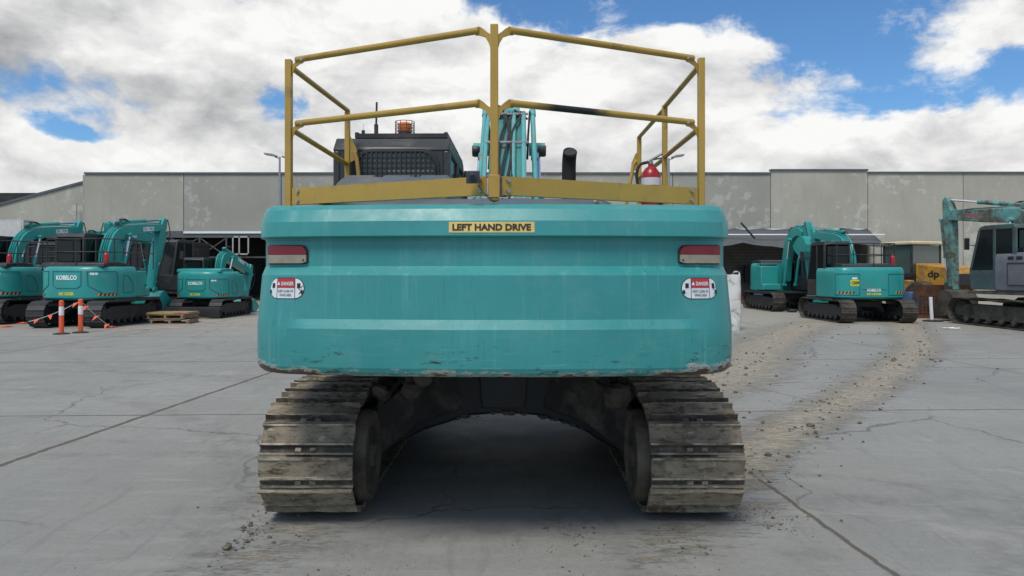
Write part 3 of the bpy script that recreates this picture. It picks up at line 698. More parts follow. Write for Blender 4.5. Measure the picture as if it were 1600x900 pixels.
    nt.links.new(vmath(nt, 'ADD', v, vmath(nt, 'MULTIPLY', N(nt, 'ShaderNodeTexNoise').outputs['Color'], (.5, .5, 0))), vo.inputs['Vector'])
    nz = [n for n in nt.nodes if n.type == 'TEX_NOISE' and not n.inputs['Vector'].is_linked][0]; nt.links.new(v, nz.inputs['Vector']); nz.inputs['Scale'].default_value = 2.5; nz.inputs['Detail'].default_value = 6
    ck = math_(nt, 'MULTIPLY', maprange(nt, vo.outputs['Distance'], .006, .001), maprange(nt, noise_(nt, v, .4, 2, .5), .44, .52, 0, .75))
    c = mixc(nt, ck, c, (.09, .09, .085))
    # mud
    at = N(nt, 'ShaderNodeAttribute', attribute_name='mud'); mv = at.outputs['Fac']
    ms = noise_(nt, vmath(nt, 'MULTIPLY', v, (.9, 3.2, 1)), 2.6, 12, .80, .8)
    ms2 = noise_(nt, vmath(nt, 'MULTIPLY', v, (1.6, 6, 1)), 6, 8, .8, .6)
    mm_ = math_(nt, 'ADD', math_(nt, 'MULTIPLY', mv, .80), math_(nt, 'ADD', math_(nt, 'MULTIPLY', math_(nt, 'SUBTRACT', ms, .5), 2.9), math_(nt, 'MULTIPLY', math_(nt, 'SUBTRACT', ms2, .5), 1.6)))
    m1 = maprange(nt, mm_, .30, .48, 0, .92); m1 = math_(nt, 'MULTIPLY', m1, maprange(nt, mv, .0, .30))
    mc = mixc(nt, maprange(nt, ms2, .46, .58), (.37, .335, .265), (.155, .13, .10))
    c = mixc(nt, m1, c, mc)
    m2 = math_(nt, 'MULTIPLY', maprange(nt, math_(nt, 'ADD', mm_, math_(nt, 'MULTIPLY', f, .5)), 1.15, 1.30), maprange(nt, mv, .1, .4))
    c = mixc(nt, m2, c, (.11, .09, .07))
    nt.links.new(c, b.inputs['Base Color'])
    rg = maprange(nt, bb, .3, .7, .55, .78); nt.links.new(math_(nt, 'MAXIMUM', rg, math_(nt, 'MULTIPLY', m1, 1.0)), b.inputs['Roughness'])
    b.inputs['Specular IOR Level'].default_value = .35
    h = math_(nt, 'ADD', math_(nt, 'MULTIPLY', f, .12), math_(nt, 'MULTIPLY', jm, -.8)); h = math_(nt, 'ADD', h, math_(nt, 'MULTIPLY', math_(nt, 'MULTIPLY', m1, ms), 2.2))
    bn = N(nt, 'ShaderNodeBump'); bn.inputs['Strength'].default_value = .6; bn.inputs['Distance'].default_value = .015; nt.links.new(h, bn.inputs['Height']); nt.links.new(bn.outputs[0], b.inputs['Normal'])
    return m
gme.materials.append(ground_mat()); gob = bpy.data.objects.new('ground', gme); COL.objects.link(gob); gob['kind'] = 'structure'

# ------------------------------------------------------------------ warehouse
WD = 42.0
wh = empty('warehouse', (0, WD, 0), 'long grey precast concrete warehouse with open loading bays behind the machines', 'building')
def wx(px): return (px - 800) * WD / F
def wz(py): return HC + (YH - py) * WD / F
edges = [-480, -330, -175, -20, 132, 287, 440, 592, 745, 898, 1051, 1204, 1356, 1505, 1660, 1815, 1970, 2125]
for k in range(len(edges) - 1):
    a, b = edges[k] , edges[k + 1]; tp = 272 if b < 1300 else (267 if a == 1204 else 271)
    mb = MB(); low = wz(368) if b <= 1060 else (wz(357) if b <= 1360 else 0)
    x0, x1 = wx(a) + .02, wx(b) - .02
    if a < 132:      # side wing with a sloping parapet
        sl0 = lambda p: wz(284) - (132 - p) * WD / F * .265
        xs = [x0, x1]
        mb.py([(x0, low), (x1, low), (x1, sl0(b)), (x0, sl0(a))], .25, .45)
        cp_ = MB(); cp_.py([(x0 - .02, sl0(a) - .0), (x1 + .02, sl0(b)), (x1 + .02, sl0(b) + .13), (x0 - .02, sl0(a) + .13)], .18, .52); cp_.build('parapet_cap', CAP, wh, smooth=0)
    else:
        mb.box(x0, x1, 0, .2, low, wz(tp)); cp_ = MB(); cp_.box(wx(a), wx(b), -.07, .27, wz(tp) + .003, wz(tp) + .10); cp_.build('parapet_cap', CAP, wh, smooth=0)
    mb.build('wall_panel', WALLS[(k * 2 + (k // 3)) % 3], wh, smooth=0)
q = MB(); q.box(wx(132) - .1, wx(132) + .019, .0, .5, wz(368), wz(273)); q.build('wall_return', WALLS[2], wh, smooth=0)
q = MB()  # dark filler behind the joints, roof over bays, rear wall of the bays
q.box(wx(-480), wx(1362), .46, 9, wz(364), wz(364) + .15); q.box(wx(-480), wx(2125), .455, .6, wz(355) + .1, wz(300)); q.build('bay_soffit', DARK, wh, smooth=0)
q = MB(); q.box(wx(-480), wx(700), 9, 9.2, 0, wz(360)); q.build('bay_rear_cladding', CORR, wh, smooth=0)
q = MB(); q.box(wx(700), wx(1362), 5.2, 5.4, 0, wz(352))
for k in range(18):
    q.box(wx(700), wx(1362), 5.18, 5.2, .2 + k * .2, .213 + k * .2, 1)
q.build('bay_rear_blockwork', [CONC_D, DARK], wh, smooth=0)
q = MB(); q.box(wx(1357), wx(1357) + .2, .21, 9, 0, wz(357)); q.build('bay_side_wall', CONC_D, wh, smooth=0)
for p in (-160, 132, 287, 440, 700, 1000):
    q = MB(); q.box(wx(p) - .08, wx(p) + .08, -.1, .1, 0, wz(368)); q.build('column', POLE, wh, bevel=.01)
cn = MB(); z0 = wz(372)
cn.box(wx(-480), wx(560), -2.6, -.02, z0 + .18, z0 + .23); cn.box(wx(-480), wx(560), -2.7, -2.605, z0 - .1, z0 + .25); cn.box(wx(320), wx(560), -2.75, -2.71, z0 + .12, z0 + .24, 1)
can = cn.build('canopy', [CAP, WHITE], wh, smooth=0)
tr = MB(); zz = z0 - .1
for k, p in enumerate((-230, -60, 110, 287, 343, 382, 470)):
    tr.box(wx(p) - .04, wx(p) + .04, -2.69, -2.61, zz - 1.0, zz)
for a, b in ((287, 343), (343, 300), (343, 382), (382, 343), (-60, 110), (110, -60)):
    tr.tube([(wx(a), -2.65, zz - 1.0), (wx(b), -2.65, zz - .02)], .035, 6)
tr.box(wx(-240), wx(475), -2.69, -2.61, zz - 1.08, zz - 1.0)
tr.build('canopy_truss', mat('truss_grey', (.07, .07, .068), .6), can, smooth=0)
q = MB(); a, b = wx(394), wx(418)
for x0_, x1_, z0_, z1_ in ((a, b, wz(373), wz(375)), (a, b, wz(398), wz(400)), (a, a + .06, wz(400), wz(373)), (wx(404) - .03, wx(404) + .03, wz(400), wz(373)), (b - .06, b, wz(400), wz(373))):
    q.box(x0_, x1_, -3.0, -2.95, min(z0_, z1_), max(z0_, z1_))
q.build('white_frame', mat('dull_white', (.40, .40, .38), .6), wh, smooth=0)
# shade cloth over the right bay
sh_ = MB(); nn = 24; vv = []
for j in range(9):
    for i in range(nn + 1):
        t = i / nn; u = j / 8; x = wx(1000) + (wx(1355) - wx(1000)) * t; y = -.05 - 3.2 * u
        z = wz(358) - .9 * u - .35 * math.sin(math.pi * u) * .5 - u * .28 * abs(math.sin(math.pi * t * 2.3 + .4)) + .03 * math.sin(i * 2.1 + j)
        vv.append((x, y, z))
sh_.add(vv, [(j * (nn + 1) + i, j * (nn + 1) + i + 1, (j + 1) * (nn + 1) + i + 1, (j + 1) * (nn + 1) + i) for j in range(8) for i in range(nn)])
so_ = sh_.build('shade_cloth', CLOTH, wh); sm_ = so_.modifiers.new('s', 'SOLIDIFY'); sm_.thickness = .02
q = MB(); q.tube([(wx(1000), -1.6, wz(369)), (wx(1360), -1.6, wz(369))], .04, 6); q.tube([(wx(1139), -2.2, wz(352)), (wx(1158), -2.4, wz(376))], .05, 6, 1); q.build('cloth_rail', [WHITE, INK], wh)
q = MB(); q.box(wx(-90) , wx(-30), -.0, 0.1, wz(320), wz(300)); 
q = MB(); q.tube([(wx(120), -.03, wz(346)), (wx(120), -.03, wz(318))], .03, 6); q.build('conduit', POLE, wh)
# containers under the canopy
for k, (x0, x1, y0) in enumerate(((-29, -21.2, 33.6), (-21.0, -14.9, 34.0))):
    t = empty('storage_container', ((x0 + x1) / 2, y0, 0), ['black corrugated container at the far left under the canopy', 'black corrugated container behind the middle left excavators'][k], 'container', 'black containers under the canopy')
    hw_ = (x1 - x0) / 2; poly = [(-hw_, 0)]; x = -hw_
    while x < hw_ - .28:
        poly += [(x + .07, .0), (x + .1, .05), (x + .2, .05), (x + .23, 0)]; x += .28
    poly += [(hw_, 0), (hw_, 2.4), (-hw_, 2.4)]
    MB().pz(poly, .15, 2.85).build('container_wall', CORR, t, smooth=0)
    fr = MB(); fr.box(-hw_ - .03, hw_ + .03, -.05, 2.45, .02, .149); fr.box(-hw_ - .03, hw_ + .03, -.05, 2.45, 2.852, 2.98); fr.build('container_frame', BLACK, t, bevel=.01)
q = MB(); q.box(-.8, .8, 0, .7, 2.98, 4.0) ; q.box(-.7, .7, -.02, 0, 3.1, 3.9, 1); o = q.build('crate', [mat('pale_carton', (.45, .45, .43), .8), mat('pale_carton_b', (.52, .52, .5), .8)], None, bevel=.02); o.location = (*[(5 - 800) * 34 / F, 34.2], .0)
tag(o, 'pale grey crate stored on top of the black container at the far left', 'crate')
# blue drum and clutter in the right bay
for k, (px, h, m_) in enumerate(((1172, .55, BLUE), (1183, .5, BLUE), (1152, .4, RED))):
    d = 37; o = MB().lathe([(.0, 0), (.26, 0), (.27, .03), (.26, h * .5), (.27, h * .53), (.26, h), (.0, h)], (0, 0, 0), 16).build('drum', m_); o.location = ((px - 800) * d / F, d, 0)
    tag(o, ['taller blue drum at the back of the right bay', 'shorter blue drum at the right of its taller twin', 'short red drum at the back of the right bay'][k], 'drum')
o = MB().box(-.55, .55, 0, .3, .9, 2.0).box(-.5, .5, -.02, 0, .95, 1.95, 1).build('wall_cabinet', [BLACK, DARK]); o.location = ((1178 - 800) * 46.5 / F, 46.5, 0); tag(o, 'dark cabinet against the blockwork of the right bay', 'cabinet')
# light poles
for k, (px, py, s_) in enumerate(((437, 245, -1), (1045, 247, 1))):
    d = 38; t = empty('light_pole', ((px - 800) * d / F, d, 0), ['tall grey lamp post just left of the yellow railing', 'tall grey lamp post seen through the right end of the yellow railing'][k], 'lamp post', 'yard light poles')
    zt = HC + (YH - py) * d / F
    MB().tube([(0, 0, 0), (0, 0, zt)], .085, 10, r2=.05).build('pole', POLE, t)
    q = MB(); q.tube([(0, 0, zt - .1), (s_ * .25, 0, zt)], .035, 6); q.py([(s_ * .15, zt), (s_ * .75, zt + .1), (s_ * .8, zt + .2), (s_ * .35, zt + .16), (s_ * .12, zt + .06)], -.15, .15); q.build('lamp_head', POLE, t, bevel=.02)
    if s_ < 0: q = MB(); q.py([(.1, zt - .02), (.45, zt - .1), (.5, zt - .02), (.15, zt + .06)], -.12, .12); q.build('lamp_head', POLE, t, bevel=.02)

# ------------------------------------------------------------------ the parked excavators
excavator((-12.5, 22.4), 'new teal excavator with rounded rear parked behind the two orange posts', uyaw=R(-5), bucketm=TEAL)
excavator((-16.25, 23.8), 'new teal excavator cut by the left edge of the view', uyaw=R(-5))
excavator((-17.2, 28.8), 'teal excavator standing behind the two nearest new ones, mostly its boom showing', uyaw=R(-8))
excavator((-14.6, 31.0), 'excavator with black cab facing the camera behind the raised teal bucket', yaw=R(172), cabz=2.9)
excavator((-10.75, 26.6), 'compact teal excavator with rear blade and low boom beside the pallets', uyaw=R(-6), sc=.84, pose='low', blade=True, rail=False, cabz=2.5, top=1.9, hoodm=TEAL)
excavator((11.25, 24.3), 'used teal excavator with black handrail and yellow number sticker', plan=FLATPLAN, lines='flat', trackm=TRACKB, fm=DARK, sticker=('CX09', -.62, 1.32), boomtext=False, hw=1.2, boomm=TEAL, sc=.94, top=1.84)
excavator((11.4, 31.0), 'teal excavator facing the camera with raised bucket beside the open bay', yaw=R(182), pose='up', lines='none', text=False, trackm=TRACKB, rail=False, boomtext=False, hw=1.1, sc=1.0, top=1.95)
excavator((14.95, 20.8), 'old weathered excavator with faded teal boom and grey rear at the right edge', plan=FLATPLAN, lines='old', text=False, body=GREY_OLD, boomm=TEAL_OLD, trackm=TRACKB, fm=TRACKB, uyaw=R(11), pose='old', rail=False, sc=1.06, hw=1.2, tlen=1.85, hoodm=GREY_OLD, bucketm=TRACKB, top=2.0, bottom=.95, cabz=2.75, tw=.6)

# ------------------------------------------------------------------ wheel loader
ld = empty('wheel_loader', (15.15, 28.0, 0), 'yellow wheel loader with cream cab roof between the excavators', 'loader', rz=R(20), sc=.95)
q = MB(); q.px([(-2.3, .8), (-2.3, 1.55), (-2.15, 1.85), (-.7, 2.0), (-.7, .8)], -.62, .62); hb = q.build('engine_hood', LYEL, ld, bevel=.05)
q = MB(); q.box(-.45, .45, -2.33, -2.305, 1.0, 1.6)
for k in range(7): q.box(-.43, .43, -2.345, -2.33, 1.04 + k * .08, 1.06 + k * .08)
q.build('grille', BLACK, hb)
q = MB()
for sx in (-1,): put_text(q, 'dp', .5, .35, lambda a, b: (-.626, -1.5 - a, 1.55 + b), 0, .03)
q.build('hood_marking', INK, hb, smooth=0)
q = MB(); q.box(-.75, .75, -.69, .7, 1.35, 1.5)
for x in (-.78, .70):
    for y in (-.68, .62): q.box(x, x + .08, y, y + .08, 1.5, 2.72)
q.box(-.8, .8, -.7, .72, 1.45, 1.62, 0); lc = q.build('cab', BLACK, ld, bevel=.015)
q = MB(); q.box(-.74, .74, -.65, -.64, 1.62, 2.7); q.box(-.74, .74, .64, .65, 1.62, 2.7); q.box(-.755, -.745, -.6, .6, 1.62, 2.7); q.box(.745, .755, -.6, .6, 1.62, 2.7); q.build('cab_glass', mat('loader_glass', (.07, .095, .085), .1, spec=.8), lc, smooth=0)
MB().box(-.86, .86, -.78, .8, 2.725, 2.86).build('cab_roof', CREAM, lc, bevel=.04)
q = MB(); q.box(-.55, .55, -2.28, 1.8, .5, .799); q.box(-.9, -.64, -.7, .7, .8, 1.35); q.box(.64, .9, -.7, .7, .8, 1.35); q.build('chassis', LYEL, ld, bevel=.03)
for sx in (-1, 1):
    for y in (-1.25, 1.45):
        w_ = MB().lathe([(.25, -.2), (.5, -.22), (.62, -.2), (.66, -.12), (.66, .12), (.62, .2), (.5, .22), (.25, .2)], (sx * .95, y, .66), 28, 0, 'x').build('wheel', TYRE, ld)
        MB().lathe([(.05, -.205), (.27, -.19), (.30, -.1), (.30, .1), (.27, .19), (.05, .205)], (sx * .95, y, .66), 20, 0, 'x').build('rim', LYEL, w_)
q = MB(); q.px([(1.0, 1.2), (1.2, 1.5), (2.6, .8), (2.7, .5)], -.4, -.28); q.px([(1.0, 1.2), (1.2, 1.5), (2.6, .8), (2.7, .5)], .28, .4); q.build('lift_arm', LYEL, ld, bevel=.01)
q = MB(); q.px([(2.6, .1), (2.55, .8), (2.75, 1.0), (2.8, .95), (2.64, .75), (2.7, .2), (3.5, .08), (3.5, .04)], -1.2, 1.2); q.build('loader_bucket', DARK, ld)

# ------------------------------------------------------------------ rusty sieve bucket, small yard things
sb = empty('sieve_bucket', (*W(1473, 0, 25.3)[:2], 0), 'rusty skeleton sieve bucket lying in front of the yellow loader', 'bucket', rz=R(-30))
q = MB()
q.box(-.85, -.80, -.4, .4, 0, 1.15); q.box(.8, .85, -.4, .4, 0, 1.15); q.box(-.8, .8, -.05, .4, .0, .06); q.box(-.8, .8, .35, .4, .06, .2); q.box(-.8, .8, -.4, -.34, 0, .12); q.box(-.8, .8, -.4, -.34, .75, 1.15)
q.build('shell', RUST, sb, bevel=.01)
q = MB()
for k in range(13): x = -.72 + k * .12; q.box(x - .014, x + .014, -.40, -.35, .125, .745)
for k in range(5): z = .2 + k * .12; q.box(-.8, .8, -.395, -.36, z - .01, z + .01)
q.build('grating', RUST, sb)
o = MB().lathe([(0, 0), (.28, 0), (.29, .03), (.28, .4), (.295, .42), (.28, .85), (.26, .88), (0, .88)], (0, 0, 0), 20).build('drum', BLUE); o.location = (*W(1423, 0, 26.2)[:2], 0); tag(o, 'dark blue plastic drum beside the wheel loader tyre', 'drum')
bo = empty('bollard', (*W(1456, 0, 23.6)[:2], 0), 'white marker post on a flat dark base in front of the rusty bucket', 'post')
MB().tube([(0, 0, .04), (-.04, 0, .78)], .055, 12).build('post', WHITE, bo); MB().lathe([(0, 0), (.30, 0), (.30, .03), (.1, .06), (0, .06)], (0.03, 0, 0), 16).build('base', DARK, bo)
# white bulk bag right of the big counterweight
bb_ = MB(); nU, nV = 36, 26; vv = []
for j in range(nV + 1):
    t = j / nV; z = 1.50 * t
    for i in range(nU):
        a = 2 * math.pi * i / nU; c_, s_ = math.cos(a), math.sin(a)
        r = .42 / max(abs(c_), abs(s_)) ** .85
        r *= (1 + .06 * math.sin(math.pi * t) + .09 * mnoise.noise(Vector((c_ * 2.2, s_ * 2.2, z * 3.2))) + .04 * mnoise.noise(Vector((c_ * 7, s_ * 7, z * 9))))
        vv.append((r * c_, r * s_, z + .03 * mnoise.noise(Vector((c_ * 3, s_ * 3, 5))) * t))
bb_.add(vv, [(j * nU + i, j * nU + (i + 1) % nU, (j + 1) * nU + (i + 1) % nU, (j + 1) * nU + i) for j in range(nV) for i in range(nU)] + [list(range(nV * nU, (nV + 1) * nU)), list(range(nU))[::-1]])
bg_ = empty('bulk_bag', (*W(1128, 0, 20.3)[:2], 0), 'white woven bulk bag with dirt marks just right of the large counterweight', 'bag')
bgm = bb_.build('sack', mat('dirty_white_sack', (.62, .62, .57), .85, var=.1, dirt=(.14, .10, .07), dirt_amt=.22, dirt_scale=5, bump=.5, bscale=18), bg_, smooth=60)
q = MB()
for sx in (-1, 1): q.tube([(p.x, p.y, p.z) for p in crom([(sx * .38, -.3, 1.42), (sx * .44, -.1, 1.56), (sx * .38, .15, 1.58), (sx * .38, .3, 1.42)], 5)], .02, 6)
q.tube([(.1, -.2, 1.5), (.5, -.1, 1.6)], .012, 5, 1); q.build('lifting_strap', [mat('dirty_strap', (.5, .5, .45), .8), DARK], bg_)
# pallets
for k in range(2):
    t = empty('pallet', ((273 - 800 + (0 if k == 0 else -4)) * 22.9 / F, 22.9 + .05 * k, .0 + .152 * k), ['weathered wooden pallet lying on the ground left of the blade', 'timber pallet with painted edge on top of another'][k], 'pallet', 'stacked pallets', rz=R(6 - 9 * k))
    for x in (-.55, -.02, .5): MB().box(x, x + .06, -.5, .5, .022, .11).build('bearer', WOOD, t, bevel=.004)
    q = MB()
    for y in (-.5, -.27, -.04, .19, .42): q.box(-.6, .6, y, y + .1, .112, .134)
    q.build('deck', WOOD, t, bevel=.003); q = MB()
    for y in (-.5, -.05, .41): q.box(-.6, .6, y, y + .09, .0, .02)
    q.build('bottom_boards', WOOD, t, bevel=.003)
q = MB(); q.box(-.62, .62, -.48, .4, 0, .06); q.box(-.60, .2, -.487, -.482, .01, .05, 1); q.box(.22, .60, -.487, -.482, .01, .05, 2)
o = q.build('timber_board', [WOOD, mat('mustard_tape', (.4, .3, .07), .7), mat('faded_red_tape', (.4, .1, .06), .7)], None, bevel=.004); o.location = (-10.5, 22.95, .29); o.rotation_euler = (0, 0, R(2)); tag(o, 'thick board with yellow and red edge marking on the pallets', 'board')
# delineator posts and bunting
dp = []
for k, (px, d, zt) in enumerate(((96, 18.8, .86), (126, 19.2, .88))):
    X = (px - 800) * d / F; dp.append((X, d, zt))
    t = empty('delineator_post', (X, d, 0), ['orange post with white band, left of the pair', 'orange post with white band, right of the pair'][k], 'post', 'orange delineator posts')
    MB().lathe([(.0, .03), (.058, .03), (.055, zt - .02), (.03, zt), (0, zt)], (0, 0, 0), 14).build('tube', ORANGE, t)
    MB().lathe([(.0585, .48), (.0585, .70)], (0, 0, 0), 14).build('reflective_band', mat('band_white', (.75, .75, .75), .3), t)
    MB().lathe([(0, 0), (.2, 0), (.2, .02), (.08, .04), (0, .04)], (0, 0, 0), 8).build('base', RUBBER, t, bevel=.004)
def rope(a, b, sag, nfl, label):
    a, b = Vector(a), Vector(b); t = empty('bunting', tuple(b), label, 'bunting', 'bunting lines by the orange posts'); P3 = []
    for k in range(13): u = k / 12; p = a.lerp(b, u) - b; p.z -= sag * 4 * u * (1 - u); P3.append(p)
    MB().tube(P3, .006, 5).build('rope', WHITE, t)
    for k in range(nfl):
        i = int((k + .5) * 12 / nfl); p = P3[i]; tilt = random.uniform(-.12, .12)
        q = MB(); q.add([(p.x - .07, p.y, p.z), (p.x + .07, p.y, p.z + .02), (p.x + tilt, p.y - .06, p.z - .12), (p.x - .07, p.y + .01, p.z), (p.x + .07, p.y + .01, p.z + .02), (p.x + tilt, p.y - .05, p.z - .12)], [(0, 1, 2), (5, 4, 3), (0, 3, 4, 1), (1, 4, 5, 2), (2, 5, 3, 0)]); q.build('flag', ORANGE, t, smooth=0)
rope((dp[1][0], dp[1][1], .84), ((175 - 800) * 20.6 / F, 20.6, .03), .05, 3, 'orange flag line from the right post down to the ground')
rope((dp[1][0], dp[1][1], .84), ((45 - 800) * 20 / F, 20.0, .24), .06, 4, 'orange flag line hanging to the left of the posts')
for k, (px, py, lab) in enumerate(((8, 511, 'orange flag scrap lying on the ground at the left edge'), (34, 506, 'orange flag scrap lying in front of the left excavator'), (172, 512, 'orange flag scrap at the end of the flag line'))):
    d = 1825 / (py - 425); q = MB(); q.add([(-.16, -.1, .005), (.14, -.12, .03), (.18, .1, .01), (0, .05, .06), (-.12, .12, .01)], [(0, 1, 3), (1, 2, 3), (0, 3, 4), (2, 4, 3)])
    o = q.build('flag_scrap', ORANGE, None, smooth=0); o.location = ((px - 800) * d / F, d, 0); tag(o, lab, 'flag'); sm_ = o.modifiers.new('s', 'SOLIDIFY'); sm_.thickness = .006
q = MB()
for k in range(26):
    px = random.uniform(195, 395); py = 514 - (px - 195) * .045 + random.uniform(-2.5, 2.5); d = 1825 / (py - 425); X = (px - 800) * d / F; r1, r2 = random.uniform(.05, .22), random.uniform(.03, .1)
    q.add([(X + r1 * math.cos(a) * random.uniform(.6, 1.2), d + r2 * 3 * math.sin(a) * random.uniform(.6, 1.2), .004 + k * .0001) for a in [j * 1.047 for j in range(6)]], [tuple(range(6))])
o = q.build('paint_marking', mat('worn_pink_paint', (.55, .26, .20), .8, dirt=(.33, .30, .25), dirt_amt=.5, dirt_scale=6), None, smooth=0); o['kind'] = 'structure'
# paper scrap
q = MB(); vv = [(-.2 + .1 * i, -.05 + .1 * j, .012 + random.uniform(0, .035)) for j in range(3) for i in range(6)]
q.add(vv, [(j * 6 + i, j * 6 + i + 1, (j + 1) * 6 + i + 1, (j + 1) * 6 + i) for j in range(2) for i in range(5)]); o = q.build('paper_scrap', WHITE); sm_ = o.modifiers.new('s', 'SOLIDIFY'); sm_.thickness = .004
d = 1825 / (514 - 425); o.location = ((1483 - 800) * d / F, d, 0); tag(o, 'crumpled white paper scrap on the concrete in front of the old excavator', 'paper')
# mud clods and grit
def clods(name, pts, m, label):
    q = MB()
    for (x, y, r) in pts:
        a0 = random.random() * 6; vv = []; n = 5
        for zz, rr in ((0, .9), (.45, 1.0), (.8, .55)):
            for j in range(n): a = a0 + j * 2 * math.pi / n; k = rr * random.uniform(.65, 1.25); vv.append((x + r * k * math.cos(a), y + r * k * math.sin(a), r * zz * random.uniform(.7, 1.2) + .001))
        q.add(vv, [(i * n + j, i * n + (j + 1) % n, (i + 1) * n + (j + 1) % n, (i + 1) * n + j) for i in range(2) for j in range(n)] + [tuple(range(2 * n, 3 * n))])
    o = q.build(name, m, None, smooth=0); o['kind'] = 'stuff'; o['label'] = label; o['category'] = 'mud'
CLOD = mat('dry_mud', (.13, .108, .08), .95, var=.35, vscale=9, bump=.4)
pts = []
def along(poly, n, wfun, rmax):
    for _ in range(n * 2):
        i = random.randrange(len(poly) - 1); t = random.random(); a, b = poly[i], poly[i + 1]; x = a[0] + (b[0] - a[0]) * t; y = a[1] + (b[1] - a[1]) * t; w_ = wfun(y)
        xx, yy = x + random.gauss(0, w_), y + random.gauss(0, w_)
        if mnoise.noise(Vector((xx * 1.8, yy * 1.8, 3))) > .02: pts.append((xx, yy, rmax * .6 * random.random() ** 7 + .003))
along(MUD1[2:], 700, lambda y: .22 + .015 * y, .04); along(MUD1[:3], 350, lambda y: .5, .055); along(MUD2, 500, lambda y: .55, .05); along(MUD3, 260, lambda y: .45, .035)
along([(-1.9, 4.1), (-1.6, 4.5), (-1.75, 5.2)], 320, lambda y: .14, .022); along([(1.0, 4.3), (1.6, 4.6), (1.8, 5.3)], 260, lambda y: .16, .02); along([(-1.2, 4.0), (1.4, 4.2)], 200, lambda y: .4, .010); along([(.3, 4.5), (.9, 4.6)], 120, lambda y: .12, .02)
pts += [(-1.62, 4.22, .035), (-1.55, 4.32, .02), (3.05, 7.55, .045), (2.2, 6.35, .035), (2.35, 6.3, .028)]
clods('mud_clods', pts, CLOD, 'crumbs of dried mud scattered over the concrete')
for (px, py, r, lab) in ((1238, 488, .16, 'dark lump of debris on the muddy ground near the left of the used excavator'), (1262, 495, .09, 'small stone beside the crawler track of the used excavator')):
    d = 1825 / (py - 425); q = MB(); vv = []
    for j in range(5):
        for i in range(9): a = i * .698; k = random.uniform(.8, 1.2) * math.sin(math.pi * (j + .5) / 5.4); vv.append((r * k * math.cos(a) * 1.5, r * k * math.sin(a), r * .85 * (1 - math.cos(math.pi * j / 4.5)) * .5))
    q.add(vv, [(j * 9 + i, j * 9 + (i + 1) % 9, (j + 1) * 9 + (i + 1) % 9, (j + 1) * 9 + i) for j in range(4) for i in range(9)] + [tuple(range(36, 45))]); o = q.build('rubble', DARK if r > .1 else CREAM, None, smooth=0); o.location = ((px - 800) * d / F, d, 0); tag(o, lab, 'rubble')
# ================================================================== the big excavator
hero = empty('excavator', (-.065, 6.7, 0), 'large teal excavator seen from behind with yellow railing and muddy tracks', 'excavator')
U = R(-.73)
HR = .335
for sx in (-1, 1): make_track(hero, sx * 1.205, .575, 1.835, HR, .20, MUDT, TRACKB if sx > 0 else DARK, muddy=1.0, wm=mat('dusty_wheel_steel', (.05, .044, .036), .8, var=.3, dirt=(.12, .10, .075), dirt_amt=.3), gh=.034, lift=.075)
# arched X-frame
arch = [(-.92, .28), (-.86, .24)]
for k in range(10):
    t = k / 9; arch.append((-.80 + 1.60 * t + random.uniform(-.03, .03), .27 + .25 * math.sin(math.pi * t) ** .7 + random.uniform(-.012, .008)))
arch += [(.86, .24), (.92, .28), (.92, .62), (.75, .74), (.45, .90), (-.45, .90), (-.75, .74), (-.92, .62)]
q = MB(); q.py(arch, -1.15, 1.1); xf = q.build('cross_frame', mat('frame_black', (.010, .011, .013), .6, var=.3, dirt=(.07, .055, .04), dirt_amt=.28, dirt_scale=3, bump=.3), hero, bevel=.02)
q = MB(); q.py([(-.16, .56), (.16, .56), (.18, .80), (-.18, .80)], -1.18, -1.152); q.build('cover_plate', DARK, xf, bevel=.01)
LEGM = mat('dusty_frame_leg', (.020, .019, .018), .75, var=.35, vscale=4, dirt=(.13, .11, .085), dirt_amt=.34, dirt_scale=3, bump=.4)
for sx in (-1, 1):
    q = MB(); v_ = []
    for (x, y0, y1, z0, z1) in ((.30, -1.16, -.5, .56, .93), (.62, -1.30, -.7, .47, .84), (.90, -1.55, -1.0, .26, .60)):
        v_ += [(sx * x, y0, z0), (sx * x, y1, z0), (sx * x, y1, z1), (sx * x, y0 + .05, z1)]
    q.add(v_, [(0, 1, 2, 3), (8, 11, 10, 9)] + [(k * 4 + j, k * 4 + (j + 1) % 4, k * 4 + 4 + (j + 1) % 4, k * 4 + 4 + j) for k in range(2) for j in range(4)]); q.build('frame_leg', LEGM, xf, bevel=.015)
    q = MB(); q.lathe([(.05, 0), (.15, sx * .01), (.15, sx * .16), (.11, sx * .18)], (sx * .70, -1.78, .40), 20, 0, 'x') if False else q.lathe([(.02, 0), (.09, .01), (.09, .14), (.02, .15)], (sx * .52 - .07, -1.02, .98), 14, 0, 'x'); q.build('swivel_joint', DARK, xf)
    q = MB()
    for k in range(3): q.tube([tuple(p) for p in crom([(sx * (.15 + .04 * k), -1.0, .97), (sx * .42, -1.25, .95 - .02 * k), (sx * .68, -1.38, .84), (sx * .88, -1.5, .66 - .02 * k)], 5)], .014, 6)
    q.build('travel_hose', RUBBER, xf)
CAKE = mat('caked_mud', (.09, .075, .06), .95, var=.3, bump=.5)   # mud heaps on the frame shoulders
